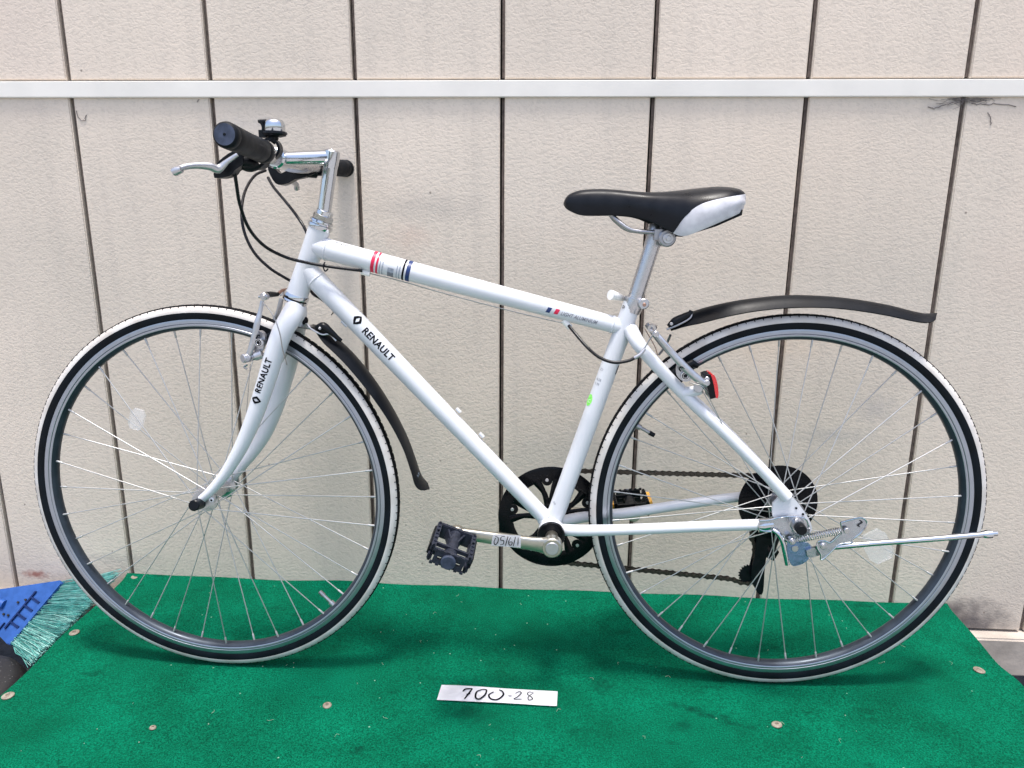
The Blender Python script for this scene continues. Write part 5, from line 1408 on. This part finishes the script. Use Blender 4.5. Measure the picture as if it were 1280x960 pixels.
for p, r in (((-0.03308, 0.04900, 0.18651), 0.021), ((-0.01398, 0.04900, 0.25728), 0.019)):
    bm = bmesh.new(); n = 22; ou = []
    for k in range(n * 2):
        a = 2 * math.pi * k / (n * 2); rr = r if k % 2 else r - .0035
        ou.append([bm.verts.new((p[0] + math.cos(a) * rr, yy, p[2] + math.sin(a) * rr)) for yy in (p[1] - .0015, p[1] + .0015)])
    bm.faces.new([q[0] for q in ou]); bm.faces.new([q[1] for q in reversed(ou)])
    for k in range(n * 2): bm.faces.new((ou[k][0], ou[k][1], ou[(k + 1) % (n * 2)][1], ou[(k + 1) % (n * 2)][0]))
    link('jockey_wheel', bm, 'black', der, smooth=False)

# ---- kickstand on the near chain stay, folded up
kb = [(-0.06196, -0.07200, 0.34297), (-0.04521, -0.07200, 0.34489), (-0.02497, -0.07200, 0.35111), (0.00344, -0.07200, 0.35196), (0.01428, -0.07200, 0.34668), (0.01922, -0.07200, 0.33557), (0.02082, -0.07200, 0.31866), (0.01307, -0.07200, 0.30420), (-0.00514, -0.07200, 0.30362), (-0.02022, -0.07200, 0.31169), (-0.02616, -0.07200, 0.32003), (-0.03693, -0.07200, 0.32395), (-0.06071, -0.07200, 0.32747)]
ks = plate('kickstand', kb, 0.004, 'zinc', bike, 0.0012, 2)
bm = bmesh.new(); add_tube(bm, [(-0.05952, -0.06200, 0.33099), (-0.05066, -0.06300, 0.33169), (-0.03677, -0.06400, 0.33468)], [0.0118, 0.0122, 0.0105], 20, flat=((0, 1, 0), 0.9)); link('stay_clamp', bm, 'chrome', ks)
bm = bmesh.new(); add_tube(bm, spline([(-0.03926, -0.07400, 0.32900), (-0.03094, -0.07800, 0.32395), (-0.02406, -0.08000, 0.31235), (-0.01843, -0.08000, 0.29266), (-0.01252, -0.08000, 0.26998)], 4), lerp_list([0.0035, 0.0045, 0.0045, 0.0042, 0.0036], 17), 10); link('bracket_flange', bm, 'chrome', ks)
plate('pivot_plate', [(-0.01269, -0.07350, 0.30976), (0.00445, -0.07350, 0.30746), (0.02289, -0.07350, 0.30520), (0.02646, -0.07350, 0.28819), (0.02065, -0.07350, 0.27365), (0.00695, -0.07350, 0.26599), (-0.00364, -0.07350, 0.26708), (-0.01222, -0.07350, 0.28980)], 0.004, 'zinc_sky', ks, 0.0012, 3)
bm = bmesh.new(); disc_cyl(bm, (-0.00033, -0.07520, 0.29670), (0, 1, 0), 0.0055, 0.002, 18); link('rivet', bm, 'alloy', ks)
# axle boss through the bracket
bm = bmesh.new(); p0 = V((0.001, -0.064, R0)); p1 = V((-0.00155, -0.10000, 0.33944))
add_tube(bm, [p0, p0.lerp(p1, .62)], [0.0125, 0.0108], 26); add_revolve(bm, p0 + Vector((0.0005, -.009, 0)), (0, 1, 0), [(0.011, 0), (0.0155, 0.001), (0.0155, 0.0035), (0.011, 0.0035)], 6, closed=True)
link('axle_nut', bm, 'alloy', rw_).matrix_parent_inverse = Matrix.Translation((0, 0, -R0))
bm = bmesh.new(); add_tube(bm, [p0.lerp(p1, .58), p1 - (p1 - p0) * .05, p1], [0.0090, 0.0086, 0.0074], 24); link('axle_cap', bm, 'black', rw_).matrix_parent_inverse = Matrix.Translation((0, 0, -R0))
# spring
s0, s1 = V((-0.01000, -0.08400, 0.31461)), V((0.07171, -0.08600, 0.33765))
d = (s1 - s0).normalized(); n1 = Vector((0, 1, 0)); n1 = (n1 - d * n1.dot(d)).normalized(); n2 = d.cross(n1)
pts = []; turns = 19
i0 = s0 + d * 0.009; i1 = s1 - d * 0.006
for k in range(turns * 12 + 1):
    a = 2 * math.pi * k / 12; c = i0.lerp(i1, k / (turns * 12)); pts.append(c + (n1 * math.cos(a) + n2 * math.sin(a)) * 0.0052)
bm = bmesh.new(); add_tube(bm, [s0, i0 + (n1) * .0052] + pts + [i1, s1], 0.00100, 6); link('spring', bm, 'alloy', ks)
bm = bmesh.new(); disc_cyl(bm, s0 + Vector((0, -.004, 0)), (0, 1, 0), 0.0058, 0.012, 20); disc_cyl(bm, s0 + Vector((0, -.007, 0)), (0, 1, 0), 0.0036, 0.004, 16); link('spring_post', bm, 'alloy', ks)
def rim_bead(name, pts3, rad, mat, parent):
    P = spline([p for p in pts3] + [pts3[0]], 3); bm = bmesh.new(); add_tube(bm, P, rad, 8, caps=False); return link(name, bm, mat, parent)
lv = [(0.06363, -0.08700, 0.35033), (0.07713, -0.08700, 0.35488), (0.09312, -0.08700, 0.35950), (0.10241, -0.08700, 0.35564), (0.10523, -0.08700, 0.34744), (0.09726, -0.08700, 0.33332), (0.08576, -0.08700, 0.32180), (0.08508, -0.08700, 0.31619), (0.06881, -0.08700, 0.31286), (0.06158, -0.08700, 0.30842), (0.04321, -0.08700, 0.28665), (0.03821, -0.08700, 0.28507), (0.03738, -0.08700, 0.29354), (0.02973, -0.08700, 0.30599), (0.03133, -0.08700, 0.31588), (0.04142, -0.08700, 0.31760), (0.05065, -0.08700, 0.31509), (0.05986, -0.08700, 0.32518), (0.06649, -0.08700, 0.33515)]
plate('release_lever', lv, 0.0035, 'zinc', ks, 0.001, 1)
rim_bead('pressed_rim', lv, 0.0013, 'chrome', ks)
rim_bead('pressed_rim', kb, 0.0013, 'chrome', ks)
bm = bmesh.new(); disc_cyl(bm, (0.03946, -0.08950, 0.30887), (0, 1, 0), 0.0055, 0.012, 20); disc_cyl(bm, (0.03664, -0.09640, 0.31197), (0, 1, 0), 0.0030, 0.003, 14); disc_cyl(bm, (0.07187, -0.09500, 0.33882), (0, 1, 0), 0.0050, 0.004, 18); link('rivet', bm, 'alloy', ks)
bm = bmesh.new(); add_tube(bm, spline([(0.09304, -0.08850, 0.35462), (0.09713, -0.08850, 0.35198), (0.09015, -0.08850, 0.34624), (0.09417, -0.08850, 0.34429)], 3), 0.0008, 6); link('worn_mark', bm, 'black', ks)
plate('release_arm', [(0.01704, -0.07800, 0.29572), (0.03447, -0.07800, 0.30339), (0.05009, -0.07800, 0.30247), (0.04606, -0.07800, 0.29097), (0.03108, -0.07800, 0.28477), (0.02084, -0.07800, 0.28301)], 0.004, 'zinc', ks, 0.001, 2)
tube('stand_leg', [(0.05108, -0.08200, 0.30365), (0.08063, -0.08400, 0.30905), (0.12916, -0.08800, 0.31735), (0.20195, -0.09200, 0.32773), (0.28564, -0.09600, 0.34040)], 0.0047, 'chrome', ks, n=4, seg=18)
bm = bmesh.new(); add_tube(bm, [(0.28320, -0.09600, 0.34005), (0.29053, -0.09600, 0.34097), (0.29661, -0.09600, 0.34184), (0.29783, -0.09600, 0.34201), (0.30514, -0.09600, 0.34293)], [0.0052, 0.0068, 0.0068, 0.0045, 0.0040], 18); link('stand_foot', bm, 'chrome', ks)

# ---- V-brakes
def arm(name, pts, rad, parent, mat='alloy_light', fl=0.75):
    bm = bmesh.new(); P = spline(pts, 5); add_tube(bm, P, lerp_list(rad, len(P)), 14, flat=((0, 1, 0), fl)); return link(name, bm, mat, parent)
# front
fbk = bmesh.new(); disc_cyl(fbk, (-0.91024, -0.05200, 0.59734), (-0.5, -0.8, 0), 0.0075, 0.012, 18)
fb = link('front_brake', fbk, 'alloy_light', bike)
bm = bmesh.new(); disc_cyl(bm, mirror((-0.91024, -0.05200, 0.59734)), (-0.5, 0.8, 0), 0.0075, 0.012, 18); link('brake_pivot', bm, 'alloy_light', fb)
arm('brake_arm', [(-0.88364, -0.04600, 0.69104), (-0.88803, -0.04800, 0.67286), (-0.89186, -0.05100, 0.65739), (-0.89797, -0.05300, 0.63378), (-0.90588, -0.05400, 0.60983), (-0.91372, -0.05400, 0.59360)], [0.0034, 0.0036, 0.0052, 0.0054, 0.0050, 0.0048], fb)
arm('brake_arm', [(-0.88548, 0.04600, 0.68600), (-0.89339, 0.04800, 0.66167), (-0.90132, 0.05100, 0.64408), (-0.90949, 0.05300, 0.61779), (-0.91588, 0.05400, 0.59137)], [0.0042, 0.0045, 0.0065, 0.0070, 0.0062], fb)
bm = bmesh.new(); disc_cyl(bm, (-0.87952, -0.05200, 0.69819), (0, 1, 0), 0.0062, 0.012, 18); disc_cyl(bm, (-0.87794, -0.05600, 0.69859), (0, 1, 0), 0.0036, 0.006, 8); add_tube(bm, [(-0.88826, -0.05000, 0.69787), (-0.87477, -0.04400, 0.69619)], 0.0022, 8); link('cable_anchor', bm, 'alloy', fb)
bm = bmesh.new(); add_tube(bm, spline([(-0.87889, -0.03600, 0.70062), (-0.87834, -0.02000, 0.69916), (-0.87348, -0.00400, 0.69776)], 4), lerp_list([0.0046, 0.0050, 0.0034], 9), 14); link('rubber_boot', bm, 'black', fb)
bm = bmesh.new(); add_tube(bm, spline([(-0.87203, -0.00400, 0.69913), (-0.87000, 0.01000, 0.70333), (-0.86521, 0.02000, 0.70390), (-0.85723, 0.02200, 0.70932)], 4), 0.0028, 10); link('noodle', bm, 'copper', fb)
bm = bmesh.new(); disc_cyl(bm, (-0.87597, 0.01800, 0.69845), (0, 1, 0), 0.0055, 0.010, 14); link('noodle_clip', bm, 'alloy', fb)
bm = bmesh.new(); add_tube(bm, [(-0.91388, -0.05000, 0.59556), (-0.90195, -0.04900, 0.59830), (-0.90055, -0.04900, 0.59900), (-0.88889, -0.04700, 0.60357)], [0.0060, 0.0060, 0.0078, 0.0082], 16); link('brake_pivot', bm, 'alloy_light', fb)
bm = bmesh.new(); add_tube(bm, [(-0.91682, -0.05600, 0.59525), (-0.90813, -0.05700, 0.59827)], 0.0042, 6); link('pivot_bolt', bm, 'chrome', fb)
plate('pad_holder', [(-0.89494, -0.04600, 0.64078), (-0.88830, -0.04600, 0.63956), (-0.88344, -0.04600, 0.63165), (-0.88555, -0.04600, 0.61958), (-0.89038, -0.04600, 0.60741), (-0.90129, -0.04600, 0.60587), (-0.90445, -0.04600, 0.61925)], 0.010, 'alloy_light', fb, 0.0012, 3)
bm = bmesh.new(); add_revolve(bm, (-0.89086, -0.05750, 0.62332), (0, 1, 0), [(0, .0005), (0.0028, .0005), (0.0032, 0), (0.0040, 0), (0.0043, 0.0015), (0.0050, 0.0017), (0.0054, 0.0005), (0.0066, 0.0005), (0.0071, 0.0015), (0.0071, 0.010), (0, 0.010)], 24, mis=[1, 0, 0, 0, 1, 0, 0, 0, 0, 0]); link('pad_bolt', bm, ['chrome', 'black'], fb)
bm = bmesh.new(); add_tube(bm, spline([(-0.89474, -0.05500, 0.63016), (-0.89038, -0.05500, 0.63553), (-0.88779, -0.05500, 0.63425)], 4), 0.0012, 8); link('spring_washer', bm, 'black', fb)
bm = bmesh.new(); add_tube(bm, [(-0.87898, -0.02200, 0.63220), (-0.91219, -0.02200, 0.60705)], 0.0065, 10, flat=((0, 1, 0), .7)); link('brake_pad', bm, 'black', fb)
bm = bmesh.new(); add_tube(bm, [(-0.89592, 0.02200, 0.62545), (-0.93035, 0.02200, 0.59938)], 0.0065, 10, flat=((0, 1, 0), .7)); link('brake_pad', bm, 'black', fb)
bm = bmesh.new(); add_tube(bm, spline([(-0.90881, -0.05000, 0.61045), (-0.91519, -0.05600, 0.59930), (-0.90683, -0.05800, 0.59178), (-0.89905, -0.05600, 0.59960), (-0.89569, -0.05000, 0.60531)], 4), 0.0010, 6); add_tube(bm, [(-0.90744, -0.05400, 0.58699), (-0.92017, -0.05400, 0.50050)], 0.0006, 6); add_tube(bm, spline([(-0.91208, -0.05600, 0.58593), (-0.91776, -0.05600, 0.58178), (-0.91255, -0.05600, 0.57918)], 3), 0.0016, 6); link('return_spring', bm, 'wire', fb)
tube('cable', [(-0.88143, -0.05200, 0.68907), (-0.86760, -0.06200, 0.67997), (-0.85514, -0.07000, 0.66301), (-0.84755, -0.07300, 0.64021), (-0.84536, -0.07200, 0.61659), (-0.84263, -0.06800, 0.59748), (-0.84183, -0.06600, 0.58915)], 0.0009, 'wire', bike, seg=6)
# rear
rbk = bmesh.new(); disc_cyl(rbk, (-0.17371, -0.06400, 0.56352), (0.3, 1, 0), 0.0082, 0.016, 18)
rb = link('rear_brake', rbk, 'alloy_light', bike)
bm = bmesh.new(); disc_cyl(bm, mirror((-0.17072, -0.05000, 0.56046)), (0.3, 1, 0), 0.0082, 0.012, 18); link('brake_pivot', bm, 'alloy_light', rb)
arm('brake_arm', [(-0.24474, -0.05800, 0.64942), (-0.23295, -0.06000, 0.63579), (-0.21442, -0.06200, 0.61451), (-0.19175, -0.06300, 0.59174), (-0.17306, -0.06300, 0.57643), (-0.15966, -0.06200, 0.56862)], [0.0040, 0.0052, 0.0062, 0.0068, 0.0066, 0.0052], rb)
arm('brake_arm', [mirror(p) for p in ((-0.24474, -0.05800, 0.64942), (-0.23295, -0.06000, 0.63579), (-0.21442, -0.06200, 0.61451), (-0.19175, -0.06300, 0.59174), (-0.17306, -0.06300, 0.57643))], [0.0040, 0.0052, 0.0062, 0.0068, 0.0066], rb, 'alloy_dull')
plate('arm_rib', [(-0.24165, -0.06550, 0.64162), (-0.23795, -0.06550, 0.64297), (-0.16711, -0.06550, 0.57447), (-0.16939, -0.06550, 0.57050)], 0.002, 'alloy', rb, 0.0003)
bm = bmesh.new(); disc_cyl(bm, (-0.24573, -0.06500, 0.64915), (0, 1, 0), 0.0050, 0.012, 16); add_revolve(bm, (-0.25173, -0.06000, 0.65727), (0.3, 1, 0.2), [(0.0035, 0), (0.0072, 0), (0.0072, 0.008), (0.0035, 0.008)], 8, closed=True); add_tube(bm, [(-0.25746, -0.05600, 0.65662), (-0.24348, -0.05800, 0.64944)], 0.0022, 8); link('cable_anchor', bm, 'alloy', rb)
plate('pad_holder', [(-0.20714, -0.06000, 0.60390), (-0.19647, -0.06000, 0.59498), (-0.18569, -0.06000, 0.58473), (-0.18512, -0.06000, 0.57556), (-0.19514, -0.06000, 0.57273), (-0.20570, -0.06000, 0.57909), (-0.20892, -0.06000, 0.59082)], 0.010, 'alloy_light', rb, 0.0015, 3)
bm = bmesh.new(); add_revolve(bm, (-0.19549, -0.06550, 0.58305), (0, 1, 0), [(0, .0005), (0.0030, .0005), (0.0034, 0), (0.0042, 0), (0.0045, 0.0015), (0.0052, 0.0017), (0.0056, 0.0005), (0.0070, 0.0005), (0.0075, 0.0015), (0.0075, 0.008), (0, 0.008)], 24, mis=[1, 0, 0, 0, 1, 0, 0, 0, 0, 0]); link('pad_bolt', bm, ['chrome', 'black'], rb)
bm = bmesh.new(); add_tube(bm, spline([(-0.20372, -0.06650, 0.59091), (-0.20647, -0.06650, 0.59475), (-0.20288, -0.06650, 0.59806), (-0.19764, -0.06650, 0.59492)], 4), 0.0012, 8); link('spring_washer', bm, 'black', rb)
bm = bmesh.new(); disc_cyl(bm, (-0.16119, -0.06800, 0.57251), (0, 1, 0), 0.0048, 0.008, 16); disc_cyl(bm, (-0.15982, -0.06000, 0.57738), (0, 1, 0), 0.0040, 0.008, 14); link('reflector_nut', bm, 'alloy_light', rb)
for w_ in (1,):
    bm = bmesh.new(); add_tube(bm, [(-0.20941, -0.02200, 0.57518), (-0.19439, -0.02300, 0.58514), (-0.17654, -0.02200, 0.59605), (-0.16706, -0.02200, 0.59085)], [0.0080, 0.0088, 0.0075, 0.004], 12, flat=((0, 1, 0), .7)); add_tube(bm, [(-0.20349, -0.02600, 0.57477), (-0.19445, -0.03000, 0.56498)], 0.0070, 10); link('brake_pad', bm, 'black', rb)
    bm = bmesh.new(); add_tube(bm, [mirror((-0.20941, -0.02200, 0.57518)), mirror((-0.17654, -0.02200, 0.59605))], 0.0080, 12, flat=((0, 1, 0), .7)); link('brake_pad', bm, 'black', rb)
bm = bmesh.new(); add_tube(bm, spline([(-0.18783, -0.06200, 0.57199), (-0.18088, -0.06600, 0.57037), (-0.17103, -0.06800, 0.56839), (-0.16249, -0.06600, 0.56026), (-0.15726, -0.06200, 0.55154)], 4), 0.0011, 6); add_tube(bm, [(-0.15925, -0.05800, 0.55586), (-0.14324, -0.05800, 0.52693), (-0.12698, -0.05800, 0.49639)], 0.0007, 6); link('return_spring', bm, 'wire', rb)
tube('cable', [(-0.25086, 0.03000, 0.64478), (-0.23085, 0.04500, 0.61361), (-0.22368, 0.05000, 0.59592)], 0.0008, 'copper', bike, seg=6)
bm = bmesh.new(); add_tube(bm, spline([(-0.22255, 0.04000, 0.59911), (-0.21568, 0.02000, 0.61793), (-0.21199, 0.00000, 0.63882)], 4), 0.0022, 8); link('fender_stay', bm, 'alloy_dull', bike)
# red reflector under the brake
rf = plate('rear_reflector', [(-0.16344, -0.05800, 0.58082), (-0.15727, -0.05800, 0.58357), (-0.15220, -0.05800, 0.58367), (-0.14741, -0.05800, 0.56931), (-0.14205, -0.05800, 0.54695), (-0.15208, -0.05800, 0.54408), (-0.15850, -0.05800, 0.56381)], 0.036, 'black', bike, 0.0012)
plate('lens', [(-0.15392, -0.06000, 0.58404), (-0.14886, -0.06000, 0.58414), (-0.14362, -0.06000, 0.57245), (-0.14081, -0.06000, 0.55934), (-0.14008, -0.06000, 0.54879), (-0.14376, -0.06000, 0.54672), (-0.14834, -0.06000, 0.56710)], 0.040, 'red', rf, 0.001, 2)

# ---- fenders
def fender(name, outer, inner, halfw, tip_len):
    """outer: traced crown line (y=0), inner: traced near-side lower edge. Curved blade between."""
    n = 60
    O = spline(outer, 8); I = spline(inner, 8)
    def rs(P):
        P = [V(p) for p in P]; ds = [0]
        for a, b in zip(P, P[1:]): ds.append(ds[-1] + (b - a).length)
        out = []; j = 0
        for i in range(n + 1):
            t = ds[-1] * i / n
            while j < len(ds) - 2 and ds[j + 1] < t: j += 1
            out.append(P[j].lerp(P[j + 1], (t - ds[j]) / max(1e-9, ds[j + 1] - ds[j])))
        return out
    O, I = rs(O), rs(I)
    bm = bmesh.new(); rows_o, rows_i = [], []
    for i in range(n + 1):
        c = Vector((O[i].x, 0, O[i].z)); e = Vector((I[i].x, 0, I[i].z)); dn = e - c
        t = i / n
        hw_ = halfw * (1 - 0.0 * t)
        if t < .10: hw_ *= 0.45 + 0.55 * (t / .10) ** .6
        if t > .94: hw_ *= math.sqrt(max(0.02, 1 - ((t - .94) / .0615) ** 2))
        ro, ri = [], []
        for k in range(17):
            s = -1 + 2 * k / 16
            drop = abs(s) ** 2.4
            p = c + dn * drop + Vector((0, s * hw_, 0))
            nn = (-dn).normalized()
            ro.append(bm.verts.new(p)); ri.append(bm.verts.new(p - nn * 0.0016 - Vector((0, s * 0.0012, 0))))
        rows_o.append(ro); rows_i.append(ri)
    for i in range(n):
        for k in range(16):
            bm.faces.new((rows_o[i][k], rows_o[i][k + 1], rows_o[i + 1][k + 1], rows_o[i + 1][k])); bm.faces.new((rows_i[i][k], rows_i[i + 1][k], rows_i[i + 1][k + 1], rows_i[i][k + 1]))
        for k in (0, 16): bm.faces.new((rows_o[i][k], rows_i[i][k], rows_i[i + 1][k], rows_o[i + 1][k]))
    for i in (0, n):
        for k in range(16): bm.faces.new((rows_o[i][k], rows_o[i][k + 1], rows_i[i][k + 1], rows_i[i][k]))
    return link(name, bm, 'fender', bike, angle=50)
rfn = fender('rear_fender',
    [(-0.21560, 0.00000, 0.65623), (-0.19792, 0.00000, 0.66987), (-0.16590, 0.00000, 0.68298), (-0.12742, 0.00000, 0.69347), (-0.08255, 0.00000, 0.70201), (-0.02486, 0.00000, 0.70807), (0.03311, 0.00000, 0.70759), (0.08486, 0.00000, 0.70312), (0.13696, 0.00000, 0.69475), (0.17636, 0.00000, 0.68554), (0.19983, 0.00000, 0.68132), (0.21619, 0.00000, 0.68288)],
    [(-0.21387, -0.02400, 0.64894), (-0.19401, -0.02600, 0.65743), (-0.16401, -0.02800, 0.66537), (-0.12630, -0.02800, 0.67571), (-0.08240, -0.02800, 0.68480), (-0.03219, -0.02800, 0.69071), (0.02445, -0.02800, 0.69220), (0.07510, -0.02800, 0.68847), (0.12608, -0.02800, 0.68092), (0.16452, -0.02800, 0.67318), (0.18932, -0.02400, 0.67049), (0.21197, -0.01000, 0.67619)], 0.028, 0)
ffn = fender('front_fender',
    [(-0.82449, 0.01000, 0.64507), (-0.80363, 0.01000, 0.64402), (-0.78205, 0.01000, 0.62774), (-0.75377, 0.01000, 0.60172), (-0.72422, 0.01000, 0.56565), (-0.69462, 0.01000, 0.51987), (-0.66926, 0.01000, 0.46930), (-0.65143, 0.01000, 0.42234), (-0.63920, 0.01000, 0.38583), (-0.63088, 0.01000, 0.36755), (-0.62096, 0.01000, 0.35573)],
    [(-0.82025, -0.02400, 0.64563), (-0.80900, -0.02600, 0.64070), (-0.79038, -0.02800, 0.61971), (-0.76954, -0.02800, 0.59971), (-0.74868, -0.02800, 0.57685), (-0.71863, -0.02800, 0.53878), (-0.68712, -0.02800, 0.49102), (-0.66239, -0.02800, 0.44125), (-0.64812, -0.02600, 0.39760), (-0.63991, -0.02000, 0.37075), (-0.62235, -0.00800, 0.35714)], 0.027, 0)
def latch(pts, parent, pad):
    o = bmesh.new(); add_tube(o, spline(pts, 5), lerp_list([0.0050, 0.0075, 0.0060, 0.0045, 0.0030], 5 * (len(pts) - 1) + 1), 12, flat=((0, 1, 0), 1.0)); 
    return link('fender_latch', o, 'black', parent)
latch([(-0.21841, -0.01800, 0.65463), (-0.20853, -0.01800, 0.66402), (-0.19473, -0.01800, 0.67212), (-0.18599, -0.01800, 0.67750), (-0.18373, -0.01800, 0.68277)], rfn, None)
tube('latch_wire', [(-0.22275, -0.02200, 0.65115), (-0.20412, -0.02400, 0.65962), (-0.18629, -0.02200, 0.67013), (-0.18219, -0.01800, 0.67887)], 0.0016, 'alloy_dull', rfn, seg=8)
bm = bmesh.new(); disc_cyl(bm, (-0.21569, -0.02700, 0.66114), (0, 1, 0), 0.0026, 0.004, 10); link('latch_rivet', bm, 'alloy_light', rfn)
latch([(-0.80459, -0.01800, 0.64371), (-0.79293, -0.02000, 0.64688), (-0.78242, -0.02000, 0.63894), (-0.77252, -0.01800, 0.62932), (-0.76383, -0.01600, 0.62236)], ffn, None)
tube('latch_wire', [(-0.82834, -0.01200, 0.64522), (-0.82063, -0.01800, 0.65022), (-0.81224, -0.02400, 0.64307), (-0.79503, -0.02400, 0.63390), (-0.78205, -0.02200, 0.63383), (-0.77222, -0.02000, 0.62284)], 0.0016, 'alloy_light', ffn, seg=8)
bm = bmesh.new(); disc_cyl(bm, (-0.79636, -0.02900, 0.64469), (0, 1, 0), 0.0024, 0.004, 10); link('latch_rivet', bm, 'alloy_light', ffn)
tube('fender_stay', [(-0.84344, 0.00000, 0.64472), (-0.82493, -0.00600, 0.64309), (-0.81396, -0.00600, 0.64190)], 0.0035, 'alloy', ffn, seg=10)
bm = text_bm('AP', 0.009, 0.004, 0.2); 
for v_ in bm.verts: pass
q0 = V((-0.63853, -0.02600, 0.38764)); e1 = (V((-0.63418, -0.02600, 0.39651)) - q0).normalized(); n_ = Vector((0.5, -0.8, 0.2)).normalized(); e2 = n_.cross(e1).normalized()
for v_ in bm.verts: v_.co = q0 + e1 * v_.co.x + e2 * v_.co.y - n_ * 0.0 + n_ * 0.0025
link('fender_mark', bm, 'ink_pale', ffn)
